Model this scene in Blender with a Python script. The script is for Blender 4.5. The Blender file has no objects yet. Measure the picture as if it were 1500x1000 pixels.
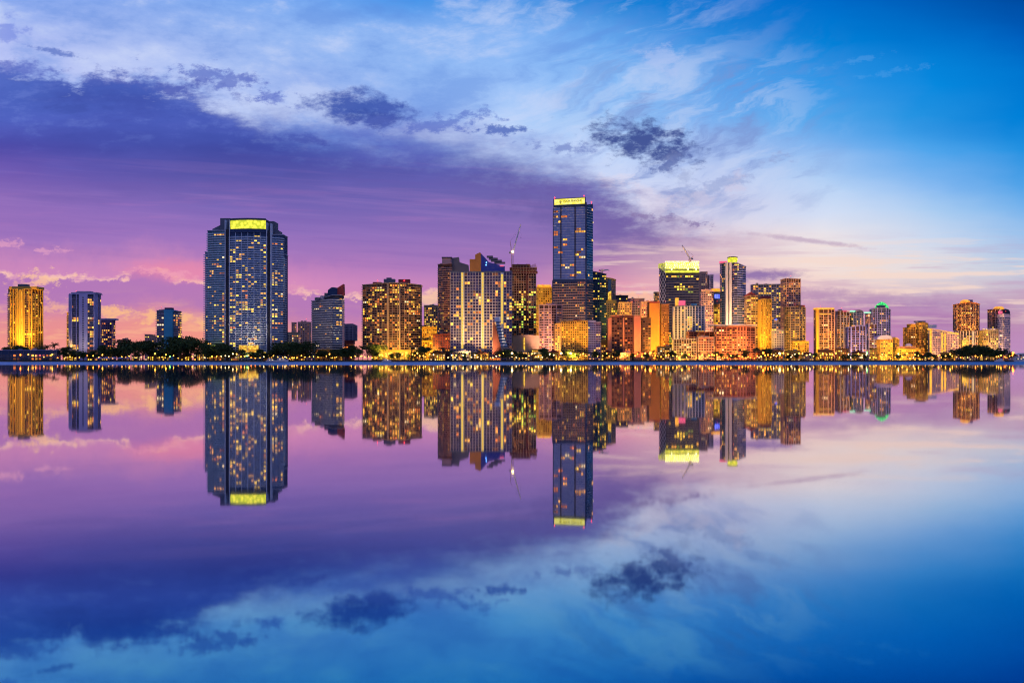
import bpy, math, random
from math import pi, sin, cos, radians, sqrt, atan2, hypot
from mathutils import Matrix, Vector

# ------------------------------------------------------------ camera, world, exposure
SC = bpy.context.scene
COL = SC.collection
FPX = 1458.33          # focal length in photograph pixels (1500 wide)
HOR = 527.0            # row of the horizon
EYE = 2.6              # metres above the water
GROUND = 1.5           # level of the quay above the water

cam_d = bpy.data.cameras.new('camera')
cam = bpy.data.objects.new('camera', cam_d)
COL.objects.link(cam)
cam.location = (0, 0, EYE)
cam.rotation_euler = (pi / 2, 0, 0)
cam_d.lens = 35.0
cam_d.sensor_width = 36.0
cam_d.shift_y = (HOR - 500.0) / 1500.0
cam_d.clip_start = 0.5
cam_d.clip_end = 60000
SC.camera = cam
SC.view_settings.view_transform = 'Standard'
SC.view_settings.look = 'None'
SC.view_settings.exposure = 0.0
SC.view_settings.gamma = 1.0
SC.view_settings.use_curve_mapping = False
SC.cycles.use_adaptive_sampling = True
SC.cycles.adaptive_threshold = 0.02
SC.cycles.adaptive_min_samples = 12
SC.cycles.filter_width = 1.15
SC.cycles.max_bounces = 5
SC.cycles.diffuse_bounces = 2
SC.cycles.glossy_bounces = 3
SC.cycles.transmission_bounces = 2
SC.cycles.sample_clamp_indirect = 4.0
SC.cycles.sample_clamp_direct = 0.0


def lin(c):
    c = c / 255.0
    return c / 12.92 if c <= 0.04045 else ((c + 0.055) / 1.055) ** 2.4


def srgb(r, g, b):
    return (lin(r), lin(g), lin(b), 1.0)


# small expression layer over shader nodes
class S:
    nt = None

    def __init__(self, sock):
        self.s = sock

    def _m(self, op, *o, clamp=False):
        n = S.nt.nodes.new('ShaderNodeMath')
        n.operation = op
        n.use_clamp = clamp
        for i, v in enumerate((self,) + o):
            if isinstance(v, S):
                S.nt.links.new(v.s, n.inputs[i])
            else:
                n.inputs[i].default_value = v
        return S(n.outputs[0])

    def __add__(self, o): return self._m('ADD', o)
    __radd__ = __add__
    def __sub__(self, o): return self._m('SUBTRACT', o)
    def __rsub__(self, o): return (self * -1.0) + o
    def __mul__(self, o): return self._m('MULTIPLY', o)
    __rmul__ = __mul__
    def __truediv__(self, o): return self._m('DIVIDE', o)
    def max(self, o): return self._m('MAXIMUM', o)
    def min(self, o): return self._m('MINIMUM', o)
    def pow(self, o): return self._m('POWER', o)
    def abs(self): return self._m('ABSOLUTE')
    def exp(self): return self._m('EXPONENT')


def link(a, b):
    S.nt.links.new(a.s if isinstance(a, S) else a, b)


def smooth(x, lo, hi, a=0.0, b=1.0):
    n = S.nt.nodes.new('ShaderNodeMapRange')
    n.interpolation_type = 'SMOOTHSTEP'
    link(x, n.inputs[0])
    for i, v in ((1, lo), (2, hi), (3, a), (4, b)):
        n.inputs[i].default_value = v
    return S(n.outputs[0])


def xyz(x, y, z):
    n = S.nt.nodes.new('ShaderNodeCombineXYZ')
    for i, v in enumerate((x, y, z)):
        if isinstance(v, S):
            link(v, n.inputs[i])
        else:
            n.inputs[i].default_value = v
    return S(n.outputs[0])


def noise(vec, scale=1.0, detail=4.0, rough=0.55, dist=0.0, dims='2D'):
    n = S.nt.nodes.new('ShaderNodeTexNoise')
    n.noise_dimensions = dims
    link(vec, n.inputs['Vector'])
    n.inputs['Scale'].default_value = scale
    n.inputs['Detail'].default_value = detail
    n.inputs['Roughness'].default_value = rough
    n.inputs['Distortion'].default_value = dist
    return S(n.outputs[0])


def mixc(f, a, b, mode='MIX'):
    n = S.nt.nodes.new('ShaderNodeMix')
    n.data_type = 'RGBA'
    n.blend_type = mode
    n.clamp_factor = True
    if isinstance(f, S): link(f, n.inputs[0])
    else: n.inputs[0].default_value = f
    for v, i in ((a, 6), (b, 7)):
        if isinstance(v, S): link(v, n.inputs[i])
        else: n.inputs[i].default_value = v
    return S(n.outputs[2])


def ramp(f, stops, interp='LINEAR'):
    n = S.nt.nodes.new('ShaderNodeValToRGB')
    n.color_ramp.interpolation = interp
    e = n.color_ramp.elements
    while len(e) < len(stops): e.new(0.5)
    for k, (p, c) in enumerate(stops):
        e[k].position = p
    for k, (p, c) in enumerate(stops):
        e[k].color = c if len(c) == 4 else (c[0], c[1], c[2], 1)
    link(f, n.inputs[0])
    return S(n.outputs[0])


# ------------------------------------------------------------ sky
def build_world():
    w = bpy.data.worlds.new('World')
    SC.world = w
    w.use_nodes = True
    nt = w.node_tree
    nt.nodes.clear()
    S.nt = nt
    tc = nt.nodes.new('ShaderNodeTexCoord')
    sp = nt.nodes.new('ShaderNodeSeparateXYZ')
    nt.links.new(tc.outputs['Generated'], sp.inputs[0])
    dx, dy, dz = (S(sp.outputs[i]) for i in range(3))
    den = dy.max(0.22)
    # directions of the western sky, in tangent units (1000 = 45 degrees), v upward
    U = dx / den * 1458.33 + 750.0
    V = (dz.max(-0.02) / den * -1458.33 + HOR)
    base = xyz(U / 1000.0, V / 1000.0, 0.0)

    # broad domain warp so that the colour fields have cloud-like borders
    nw1 = noise(xyz(U / 420.0, V / 120.0, 0.0), 1.0, 4.0, 0.55)
    nw2 = noise(xyz(U / 420.0 + 9.0, V / 120.0 + 4.0, 0.0), 1.0, 4.0, 0.55)
    Uw = U + (nw1 - 0.5) * 150.0
    Vw = V + (nw2 - 0.5) * 46.0

    XS = [0, 150, 300, 450, 600, 750, 900, 1050, 1200, 1350, 1500]

    def field(rows, lo=-300.0, hi=1800.0, Ux=None, Vx=None):
        t = (Ux - lo) / (hi - lo)
        cur = None
        prev = None
        for y, cs in rows:
            c = ramp(t, [((x - lo) / (hi - lo), srgb(*k)) for x, k in zip(XS, cs)], 'LINEAR')
            if cur is None:
                cur = c
            else:
                n = S.nt.nodes.new('ShaderNodeMapRange')
                n.interpolation_type = 'LINEAR'
                link(Vx, n.inputs[0])
                n.inputs[1].default_value = prev
                n.inputs[2].default_value = y
                cur = mixc(S(n.outputs[0]), cur, c)
            prev = y
        return cur

    upper = [
        (-260, [(60,120,210),(60,120,210),(50,115,210),(40,110,205),(25,105,205),(15,100,200),(0,92,190),(0,85,180),(0,75,165),(0,65,150),(0,55,135)]),
        (0, [(140,170,238),(128,165,236),(130,172,240),(118,168,240),(72,150,234),(70,148,230),(18,130,215),(2,120,212),(0,108,202),(0,92,185),(0,74,160)]),
        (60, [(180,192,244),(165,185,240),(150,180,240),(150,185,243),(142,182,243),(132,180,244),(105,168,238),(40,138,222),(0,128,215),(0,115,205),(0,95,190)]),
        (120, [(188,198,246),(190,202,246),(186,202,246),(150,178,238),(148,185,243),(152,192,248),(138,188,246),(95,165,236),(50,150,230),(6,136,222),(0,118,208)]),
        (170, [(170,184,240),(184,196,244),(186,202,246),(136,166,232),(140,172,236),(178,207,250),(158,198,247),(128,178,240),(85,167,236),(36,147,226),(0,128,216)]),
        (220, [(150,165,230),(150,168,232),(140,165,232),(118,145,222),(130,158,228),(188,210,250),(190,212,250),(165,190,238),(132,182,240),(80,165,236),(36,146,226)]),
        (270, [(150,165,230),(160,175,235),(178,195,243),(168,190,242),(178,200,245),(196,212,248),(204,214,245),(192,204,240),(186,212,246),(138,187,241),(80,162,232)]),
        (310, [(150,165,230),(160,175,235),(178,195,243),(168,190,242),(178,200,245),(200,212,244),(218,217,240),(212,210,234),(210,222,245),(168,203,241),(112,176,236)]),
        (350, [(190,175,225),(190,175,225),(190,175,225),(190,175,225),(190,175,225),(205,195,225),(224,212,230),(234,212,218),(236,228,232),(202,216,239),(158,195,236)]),
        (395, [(200,170,215),(200,170,215),(200,170,215),(200,170,215),(200,170,215),(205,180,215),(228,195,208),(244,210,200),(246,222,212),(232,222,222),(196,206,225)]),
        (430, [(190,125,185),(190,125,185),(210,130,180),(200,130,190),(195,130,190),(200,135,190),(222,160,185),(235,190,195),(228,196,202),(212,190,202),(200,182,202)]),
    ]
    lower = [
        (90, [(92,116,204),(82,108,198),(78,104,194),(80,106,196),(94,120,207),(110,130,212),(130,150,220),(150,170,225),(150,170,225),(150,170,225),(150,170,225)]),
        (140, [(76,100,190),(70,94,184),(70,92,182),(78,102,190),(98,115,202),(110,130,212),(130,150,220),(150,170,225),(150,170,225),(150,170,225),(150,170,225)]),
        (175, [(80,98,192),(78,96,190),(74,92,184),(76,96,188),(95,112,200),(108,126,208),(128,148,218),(150,170,225),(150,170,225),(150,170,225),(150,170,225)]),
        (215, [(80,78,172),(70,78,168),(64,76,164),(62,78,168),(72,86,176),(84,102,188),(114,132,206),(140,160,220),(150,170,225),(150,170,225),(150,170,225)]),
        (255, [(112,86,178),(90,82,174),(72,76,164),(70,76,164),(74,80,166),(82,88,168),(98,98,172),(124,134,195),(150,170,225),(150,170,225),(150,170,225)]),
        (300, [(150,108,190),(140,105,190),(118,98,184),(108,94,180),(102,92,176),(102,96,172),(112,100,170),(150,136,186),(170,165,205),(180,180,215),(170,170,210)]),
        (345, [(164,114,192),(164,116,194),(160,114,194),(150,112,192),(148,112,190),(146,112,186),(134,110,174),(180,150,186),(232,212,218),(232,224,232),(180,200,235)]),
        (385, [(184,122,190),(180,122,192),(186,122,190),(178,120,190),(178,122,190),(170,120,186),(178,128,176),(238,200,200),(244,222,214),(232,220,220),(198,204,224)]),
        (415, [(192,128,188),(190,128,190),(212,130,182),(200,132,190),(200,134,188),(196,136,186),(222,150,178),(240,194,192),(240,208,204),(222,200,206),(200,184,204)]),
        (445, [(196,128,180),(192,128,182),(216,140,165),(204,132,182),(200,132,184),(198,132,184),(226,148,172),(228,160,184),(202,150,184),(180,134,182),(196,150,180)]),
        (475, [(228,142,150),(232,146,148),(238,152,140),(222,142,158),(220,144,158),(220,144,166),(230,148,168),(226,148,180),(206,136,178),(176,124,176),(188,138,176)]),
        (500, [(242,150,138),(240,146,142),(246,150,132),(242,150,138),(238,150,140),(236,150,150),(232,148,164),(226,144,178),(216,140,180),(186,130,178),(190,140,186)]),
        (527, [(240,150,150),(240,146,148),(244,150,140),(240,150,145),(238,150,145),(236,150,155),(232,148,168),(226,144,178),(216,140,180),(190,134,182),(190,140,190)]),
    ]
    A = field(upper, Ux=Uw, Vx=Vw)
    B = field(lower, Ux=U + (nw1 - 0.5) * 60.0, Vx=V + (nw2 - 0.5) * 26.0)

    # edge of the dark cloud bank
    lo, hi = 0.0, 1500.0
    edge_pts = [(0, 92), (60, 104), (110, 112), (160, 104), (215, 118), (245, 134), (330, 160), (420, 186), (520, 206),
                (620, 200), (700, 212), (780, 236), (850, 258), (900, 290), (960, 318), (1010, 334), (1060, 362),
                (1150, 392), (1250, 404), (1500, 430)]
    t = U / 1500.0
    e = ramp(t, [(x / 1500.0, (y / 600.0,) * 3) for x, y in edge_pts], 'B_SPLINE') * 600.0
    nb = noise(xyz(U / 64.0, V / 24.0, 0.0), 1.0, 5.0, 0.66)
    nb2 = noise(xyz(U / 240.0, V / 60.0, 0.0), 1.0, 4.0, 0.55)
    soft = ramp(t, [(0.0, (.055,) * 3), (0.12, (.045,) * 3), (0.2, (.10,) * 3), (0.3, (.25,) * 3), (0.42, (.36,) * 3), (0.54, (.28,) * 3), (0.62, (.16,) * 3), (.7, (.25,) * 3), (1.0, (.3,) * 3)]) * 200.0
    m = (V - e + (nb - 0.5) * 80.0 + (nb2 - 0.5) * 70.0) / soft
    bank = smooth(m, -1.0, 1.0)

    # fibrous cirrus over the blue part; rising to the right
    ca, sa = cos(radians(-24)), sin(radians(-24))
    R1 = (U * ca + V * sa)
    R2 = (V * ca - U * sa)
    c1 = noise(xyz(R1 / 300.0, (R2 + (nb2 - 0.5) * 70.0) / 60.0, 0.0), 1.0, 6.0, 0.62)
    c2 = noise(xyz(U / 190.0, V / 84.0 - U / 900.0, 0.0), 1.0, 6.0, 0.62)
    hi_zone = smooth(U, 1220.0, 820.0) * smooth(V, 460.0, 340.0)
    rightness = smooth(U, 450.0, 950.0)
    fib = c1 * (rightness * 0.6 + 0.15) + c2 * (0.85 - rightness * 0.6)
    A = mixc(smooth(fib, 0.47, 0.66) * hi_zone * 0.55, A, srgb(208, 219, 249))
    A = mixc(smooth(fib, 0.5, 0.34) * hi_zone * 0.45, A, srgb(92, 140, 222))
    zone_r = (smooth(U, 760.0, 950.0) * smooth(U, 1280.0, 1080.0) * smooth(V, 20.0, 150.0) * smooth(V, 350.0, 260.0))
    c3 = noise(xyz(R1 / 150.0 + 3.0, (R2 + (nb2 - 0.5) * 60.0) / 40.0 + 5.0, 0.0), 1.0, 6.0, 0.62)
    A = mixc(smooth(c3, 0.48, 0.68) * zone_r * 0.7, A, srgb(122, 146, 208))
    A = mixc(smooth(c3, 0.5, 0.32) * zone_r * 0.35, A, srgb(210, 220, 245))

    # soft modelling inside the bank
    B = mixc(smooth(nb, 0.5, 0.75) * smooth(V, 250.0, 170.0) * 0.4, B, srgb(112, 132, 214))
    B = mixc(smooth(nb, 0.5, 0.25) * smooth(V, 230.0, 160.0) * 0.4, B, srgb(58, 76, 160))
    B = mixc(smooth(nb2, 0.45, 0.8) * smooth(V, 330.0, 230.0) * 0.4, B, srgb(96, 104, 200))
    B = mixc(smooth(nb2, 0.52, 0.2) * smooth(V, 360.0, 250.0) * 0.35, B, srgb(58, 62, 150))

    st = noise(xyz(U / 420.0, (V - U * 0.075) / 15.0, 0.0), 1.0, 4.0, 0.55)
    zs = smooth(V, 200.0, 290.0) * smooth(V, 420.0, 370.0) * smooth(U, 950.0, 800.0)
    B = mixc(zs * 0.25, B, srgb(138, 118, 178))
    B = mixc(smooth(st, 0.5, 0.72) * zs * 0.16, B, srgb(184, 138, 206))
    B = mixc(smooth(st, 0.5, 0.3) * zs * 0.16, B, srgb(112, 88, 172))

    # low bands over the horizon, long and thin
    lb = noise(xyz(U / 240.0, V / 17.0, 0.0), 1.0, 5.0, 0.6)
    lowz = smooth(V, 325.0, 400.0) * smooth(U, 780.0, 950.0)
    k1 = smooth(lb, 0.5, 0.66) * lowz * 0.4
    k2 = smooth(lb, 0.5, 0.34) * lowz * smooth(V, 500.0, 430.0) * 0.75
    A = mixc(k1, A, srgb(192, 148, 186)); B = mixc(k1, B, srgb(192, 148, 186))
    A = mixc(k2, A, srgb(248, 218, 204)); B = mixc(k2, B, srgb(248, 218, 204))
    lb2 = noise(xyz(U / 110.0 + 8.0, V / 17.0 + 3.0, 0.0), 1.0, 5.0, 0.62)
    lowl = smooth(V, 405.0, 450.0) * smooth(V, 522.0, 488.0) * smooth(U, 720.0, 560.0)
    B = mixc(smooth(lb2, 0.5, 0.68) * lowl * 0.6, B, srgb(252, 184, 145))
    B = mixc(smooth(lb, 0.52, 0.74) * smooth(V, 250.0, 300.0) * smooth(V, 420.0, 380.0) * smooth(U, 900.0, 700.0) * 0.13, B, srgb(206, 132, 192))

    # cumulus with sun-lit rims on the left
    rim_pts = [(0, 400), (60, 412), (95, 404), (160, 418), (210, 394), (240, 402), (300, 420), (420, 428), (520, 440), (560, 430), (640, 432), (700, 455), (780, 470)]
    re_ = ramp(U / 800.0, [(x / 800.0, (y / 600.0,) * 3) for x, y in rim_pts], 'B_SPLINE') * 600.0
    bil = noise(xyz(U / 30.0, V / 24.0, 0.0), 1.0, 5.0, 0.62)
    d = V - re_ + (bil - 0.5) * 36.0
    inside = smooth(d, -1.0, 4.0) * smooth(d, 62.0, 20.0) * smooth(U, 760.0, 640.0)
    halo = smooth(d, -64.0, -6.0) * smooth(d, 4.0, -4.0) * smooth(U, 640.0, 420.0)
    B = mixc(halo * 0.5, B, srgb(226, 148, 188))
    B = mixc(inside * 0.85, B, srgb(178, 120, 184))
    rim = smooth(d, -10.0, -1.0) * smooth(d, 4.0, -1.0) * smooth(U, 740.0, 640.0)
    B = mixc(rim * smooth(nb, 0.38, 0.6) * 0.85, B, srgb(252, 200, 182))

    # separate clouds: (u, v, half length, half height, tilt, colour, density)
    PN = {}
    for q, ss in enumerate((11.0, 20.0, 36.0)):
        n = S.nt.nodes.new('ShaderNodeTexNoise'); n.noise_dimensions = '2D'
        link(xyz(U / (ss * 1.8) + 3.0 * q, V / ss, 0.0), n.inputs['Vector'])
        n.inputs['Scale'].default_value = 1.0; n.inputs['Detail'].default_value = 5.0; n.inputs['Roughness'].default_value = 0.68
        PN[q] = S(n.outputs[0])

    UV = xyz(U, V, 0.0)

    def puff(col, cu, cv, hu, hv, tilt, rgb, dens, sc=34.0, seed=0.0, amp=1.1):
        n = S.nt.nodes.new('ShaderNodeMapping'); n.vector_type = 'TEXTURE'
        link(UV, n.inputs[0])
        n.inputs[1].default_value = (cu, cv, 0)
        n.inputs[2].default_value = (0, 0, radians(tilt))
        n.inputs[3].default_value = (hu, hv, 1)
        v = S.nt.nodes.new('ShaderNodeVectorMath'); v.operation = 'LENGTH'
        S.nt.links.new(n.outputs[0], v.inputs[0])
        q = 0 if sc <= 14 else 1 if sc <= 22 else 2
        r = PN[q]._m('MULTIPLY_ADD', 4.2 * amp, S(v.outputs['Value']))
        k = smooth(r, 1.35 + 2.1 * amp, 0.25 + 2.1 * amp, 0.0, dens)
        return mixc(k, col, srgb(*rgb))

    P = [
        (942, 208, 74, 27, 12, (62, 80, 148), .97, 22, 1.0, .72),
        (985, 238, 30, 8, -28, (88, 105, 170), .8, 14, 1.4, 1.1),
        (520, 156, 72, 20, 4, (62, 88, 175), .95, 24, 2.0, .8),
        (552, 176, 46, 14, 0, (56, 78, 162), .92, 20, 2.5, .7),
        (650, 178, 58, 10, -8, (96, 122, 205), .75, 18, 3.0, 1.3),
        (738, 190, 34, 7, 0, (84, 112, 190), .9, 10, 3.5, 1.1),
        (330, 118, 70, 13, 14, (100, 118, 200), .8, 22, 4.0, 1.3),
        (400, 142, 40, 9, 24, (104, 122, 205), .7, 18, 4.5, 1.3),
        (180, 130, 100, 20, 4, (78, 92, 182), .9, 26, 5.0, 1.0),
        (30, 112, 60, 16, 10, (90, 106, 196), .8, 24, 5.5, 1.1),
        (95, 80, 36, 4, 12, (92, 118, 198), .8, 16, 6.0, 1.1),
        (10, 45, 26, 18, 0, (120, 140, 225), .7, 22, 6.5, 1.1),
        (440, 204, 44, 6, 6, (72, 82, 172), .7, 18, 7.0, 1.0),
        (828, 216, 46, 7, 5, (116, 134, 200), .75, 16, 7.5, 1.2),
        (980, 322, 46, 6, 8, (140, 122, 172), .8, 14, 8.0, 1.1),
        (1000, 262, 30, 14, 60, (150, 162, 206), .5, 20, 8.5, 1.1),
        (1105, 403, 74, 8, -1, (146, 116, 172), .95, 14, 9.0, .3),
        (1050, 408, 60, 8, 0, (166, 130, 180), .8, 14, 9.3, .35),
        (1180, 352, 90, 4, 7, (196, 172, 196), .8, 14, 9.6, .35),
        (1270, 436, 150, 13, 3, (172, 130, 178), .7, 20, 10.0, .45),
        (1410, 448, 100, 9, 2, (174, 132, 180), .6, 18, 10.4, .45),
        (870, 318, 120, 34, 14, (104, 88, 160), .45, 40, 10.8, .7),
        (265, 396, 95, 18, 3, (240, 140, 168), .6, 34, 10.9, .3),
        (925, 438, 66, 12, 0, (255, 196, 160), .75, 14, 10.95, .8),
        (62, 408, 24, 9, 0, (252, 200, 160), .75, 14, 11.0, 1.3),
        (40, 420, 26, 12, 0, (246, 180, 160), .55, 14, 11.3, 1.3),
        (240, 466, 80, 8, 6, (252, 190, 135), .8, 16, 11.6, 1.3),
        (70, 452, 46, 8, -10, (246, 180, 150), .6, 14, 11.9, 1.3),
        (170, 455, 30, 5, 6, (255, 190, 140), .6, 12, 12.2, 1.3),
        (630, 438, 26, 9, 0, (250, 200, 165), .8, 16, 12.5, 1.0),
        (240, 400, 40, 5, 4, (240, 160, 185), .6, 12, 12.8, 1.3),
        (72, 367, 22, 4, 0, (226, 160, 195), .7, 10, 13.0, 1.2),
        (8, 357, 18, 5, 0, (226, 160, 195), .7, 10, 13.3, 1.2),
        (1250, 90, 44, 4, -12, (110, 176, 236), .22, 14, 13.6, 1.2),
        (1305, 106, 40, 4, -10, (100, 172, 236), .22, 14, 13.9, 1.2),
        (960, 88, 34, 22, -20, (176, 196, 242), .6, 30, 14.2, 1.2),
        (1060, 270, 70, 10, -24, (150, 165, 212), .6, 22, 14.6, 1.2),
        (1010, 290, 60, 16, -20, (206, 200, 226), .6, 24, 14.9, 1.2),
        (960, 300, 55, 22, 30, (222, 216, 236), .7, 26, 15.2, 1.1),
    ]
    for (cu, cv, hu, hv, ti, rgb, de, sc, sd, am) in P:
        if cv < 280 or (cv < 410 and cu > 900):
            A = puff(A, cu, cv, hu, hv, ti, rgb, de, sc, sd, am)
        if cv > 330 or sd in (10.8, 8.0):
            B = puff(B, cu, cv, hu, hv, ti, rgb, de, sc, sd, am)

    # the rest of the dome: gradient brightened to light the facades, some physical sky
    sky = nt.nodes.new('ShaderNodeTexSky')
    sky.sky_type = 'NISHITA'
    sky.sun_disc = False
    sky.sun_elevation = radians(-1.5)
    sky.sun_rotation = 0.0
    sky.altitude = 0
    sky.dust_density = 1.0
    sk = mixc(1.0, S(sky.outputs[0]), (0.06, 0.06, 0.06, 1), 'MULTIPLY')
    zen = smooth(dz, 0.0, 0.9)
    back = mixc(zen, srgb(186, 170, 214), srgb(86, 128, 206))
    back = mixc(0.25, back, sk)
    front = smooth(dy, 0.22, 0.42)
    def background(c):
        bg = nt.nodes.new('ShaderNodeBackground')
        link(c, bg.inputs[0])
        return bg.outputs[0]

    def mixs(f, a, b):
        n = nt.nodes.new('ShaderNodeMixShader')
        link(f, n.inputs[0]); nt.links.new(a, n.inputs[1]); nt.links.new(b, n.inputs[2])
        return n.outputs[0]
    out = nt.nodes.new('ShaderNodeOutputWorld')
    west = mixs(bank, background(A), background(B))
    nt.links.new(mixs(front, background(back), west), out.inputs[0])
    w.cycles.sampling_method = 'MANUAL'
    w.cycles.sample_map_resolution = 512


build_world()

# ------------------------------------------------------------ materials
MATS = {}


def new_mat(name):
    m = bpy.data.materials.new(name)
    m.use_nodes = True
    S.nt = m.node_tree
    b = m.node_tree.nodes['Principled BSDF']
    return m, b


def wall_mat(name, rgb, rough=0.8, var=0.18, metal=0.0, spec=0.3):
    if name in MATS: return MATS[name]
    m, b = new_mat(name)
    tc = S.nt.nodes.new('ShaderNodeTexCoord')
    o = S(tc.outputs['Object'])
    n1 = noise(o, 0.09, 3.0, 0.6, dims='3D')
    n2 = noise(o, 0.9, 2.0, 0.6, dims='3D')
    k = (n1 - 0.5) * (2.2 * var) + (n2 - 0.5) * var + 1.0
    n = S.nt.nodes.new('ShaderNodeVectorMath'); n.operation = 'SCALE'
    n.inputs[0].default_value = rgb[:3]
    link(k, n.inputs['Scale'])
    S.nt.links.new(n.outputs[0], b.inputs['Base Color'])
    b.inputs['Roughness'].default_value = rough
    b.inputs['Metallic'].default_value = metal
    b.inputs['Specular IOR Level'].default_value = spec
    MATS[name] = m
    return m


def glass_mat(name, rgb, rough=0.12, metal=0.6, var=1.0):
    if name in MATS: return MATS[name]
    m, b = new_mat(name)
    oi = S.nt.nodes.new('ShaderNodeObjectInfo')
    ge = S.nt.nodes.new('ShaderNodeNewGeometry')
    k = S(ge.outputs['Random Per Island']) * (0.9 * var) + S(oi.outputs['Random']) * (0.4 * var) + (1.0 - .65 * var)
    n = S.nt.nodes.new('ShaderNodeVectorMath'); n.operation = 'SCALE'
    n.inputs[0].default_value = rgb[:3]
    link(k, n.inputs['Scale'])
    S.nt.links.new(n.outputs[0], b.inputs['Base Color'])
    b.inputs['Roughness'].default_value = rough
    b.inputs['Metallic'].default_value = metal
    MATS[name] = m
    return m


def lit_mat(name, rgb, strength):
    """a lit room seen through a window: brighter towards its ceiling lamp, varied by curtains"""
    if name in MATS: return MATS[name]
    m, b = new_mat(name)
    ge = S.nt.nodes.new('ShaderNodeNewGeometry')
    oi = S.nt.nodes.new('ShaderNodeObjectInfo')
    tc = S.nt.nodes.new('ShaderNodeTexCoord')
    r = S(ge.outputs['Random Per Island']) * 0.5 + S(oi.outputs['Random']) * 0.5
    pos = S(ge.outputs['Position'])
    nn = noise(pos, 0.35, 1.0, 0.6, dims='3D')
    s = (r * r * 2.4 + 0.18) * (nn * 1.6 + 0.1) * strength
    b.inputs['Base Color'].default_value = (0.02, 0.02, 0.02, 1)
    b.inputs['Roughness'].default_value = 0.2
    b.inputs['Emission Color'].default_value = (rgb[0], rgb[1], rgb[2], 1)
    link(s, b.inputs['Emission Strength'])
    MATS[name] = m
    return m


def glow_mat(name, rgb, strength):
    if name in MATS: return MATS[name]
    m, b = new_mat(name)
    b.inputs['Base Color'].default_value = (0.02, 0.02, 0.02, 1)
    b.inputs['Emission Color'].default_value = (rgb[0], rgb[1], rgb[2], 1)
    b.inputs['Emission Strength'].default_value = strength
    MATS[name] = m
    return m


def plain_mat(name, rgb, rough=0.6, metal=0.0):
    if name in MATS: return MATS[name]
    m, b = new_mat(name)
    b.inputs['Base Color'].default_value = (rgb[0], rgb[1], rgb[2], 1)
    b.inputs['Roughness'].default_value = rough
    b.inputs['Metallic'].default_value = metal
    MATS[name] = m
    return m


# ------------------------------------------------------------ mesh helpers
class MB:
    """collects boxes and polygons, links them as one mesh object"""
    def __init__(self):
        self.v = []; self.f = []; self.mi = []

    def box(self, x0, y0, z0, x1, y1, z1, M=None, mi=0):
        b = len(self.v)
        c = [(x0, y0, z0), (x1, y0, z0), (x1, y1, z0), (x0, y1, z0), (x0, y0, z1), (x1, y0, z1), (x1, y1, z1), (x0, y1, z1)]
        if M is not None: c = [tuple(M @ Vector(p)) for p in c]
        self.v += c
        for q in ((0, 3, 2, 1), (4, 5, 6, 7), (0, 1, 5, 4), (1, 2, 6, 5), (2, 3, 7, 6), (3, 0, 4, 7)):
            self.f.append(tuple(b + i for i in q)); self.mi.append(mi)

    def prism(self, pts, z0, z1, mi=0):
        b = len(self.v); n = len(pts)
        z0s = z0 if isinstance(z0, (list, tuple)) else [z0] * n
        z1s = z1 if isinstance(z1, (list, tuple)) else [z1] * n
        self.v += [(p[0], p[1], z) for p, z in zip(pts, z0s)] + [(p[0], p[1], z) for p, z in zip(pts, z1s)]
        for i in range(n):
            j = (i + 1) % n
            self.f.append((b + i, b + j, b + n + j, b + n + i)); self.mi.append(mi)
        self.f.append(tuple(b + i for i in reversed(range(n)))); self.mi.append(mi)
        self.f.append(tuple(b + n + i for i in range(n))); self.mi.append(mi)

    def bar(self, a, c, r, mi=0, n=4, r2=None):
        a = Vector(a); c = Vector(c); d = (c - a)
        if d.length < 1e-6: return
        d.normalize()
        u = d.cross(Vector((0, 0, 1)))
        if u.length < 1e-3: u = Vector((1, 0, 0))
        u.normalize(); w = d.cross(u)
        r2 = r if r2 is None else r2
        b = len(self.v)
        for p, rr in ((a, r), (c, r2)):
            for k in range(n):
                t = 2 * pi * (k + .5) / n
                self.v.append(tuple(p + u * (cos(t) * rr) + w * (sin(t) * rr)))
        for k in range(n):
            j = (k + 1) % n
            self.f.append((b + k, b + j, b + n + j, b + n + k)); self.mi.append(mi)
        self.f.append(tuple(b + k for k in reversed(range(n)))); self.mi.append(mi)
        self.f.append(tuple(b + n + k for k in range(n))); self.mi.append(mi)

    def lathe(self, prof, cx=0, cy=0, n=12, mi=0, sy=1.0):
        b = len(self.v)
        for (r, z) in prof:
            for k in range(n):
                t = 2 * pi * k / n
                self.v.append((cx + cos(t) * r, cy + sin(t) * r * sy, z))
        for i in range(len(prof) - 1):
            for k in range(n):
                j = (k + 1) % n
                self.f.append((b + i * n + k, b + i * n + j, b + (i + 1) * n + j, b + (i + 1) * n + k)); self.mi.append(mi)
        self.f.append(tuple(b + k for k in reversed(range(n)))); self.mi.append(mi)
        t0 = b + (len(prof) - 1) * n
        self.f.append(tuple(t0 + k for k in range(n))); self.mi.append(mi)

    def mesh(self, name, mats):
        me = bpy.data.meshes.new(name)
        me.from_pydata(self.v, [], self.f)
        for m in (mats if isinstance(mats, (list, tuple)) else [mats]): me.materials.append(m)
        if any(self.mi): me.polygons.foreach_set('material_index', self.mi)
        me.update()
        return me

    def build(self, name, mats, parent=None, smooth=False, loc=None):
        if not self.v: return None
        me = self.mesh(name, mats)
        if smooth: me.polygons.foreach_set('use_smooth', [True] * len(me.polygons))
        return put(name, me, parent, loc)


def put(name, data, parent=None, loc=None):
    o = bpy.data.objects.new(name, data)
    COL.objects.link(o)
    if parent is not None: o.parent = parent
    if loc is not None: o.location = loc
    return o


def tag(o, label=None, cat=None, group=None, kind=None):
    if label: o['label'] = label
    if cat: o['category'] = cat
    if group: o['group'] = group
    if kind: o['kind'] = kind
    return o


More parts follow.
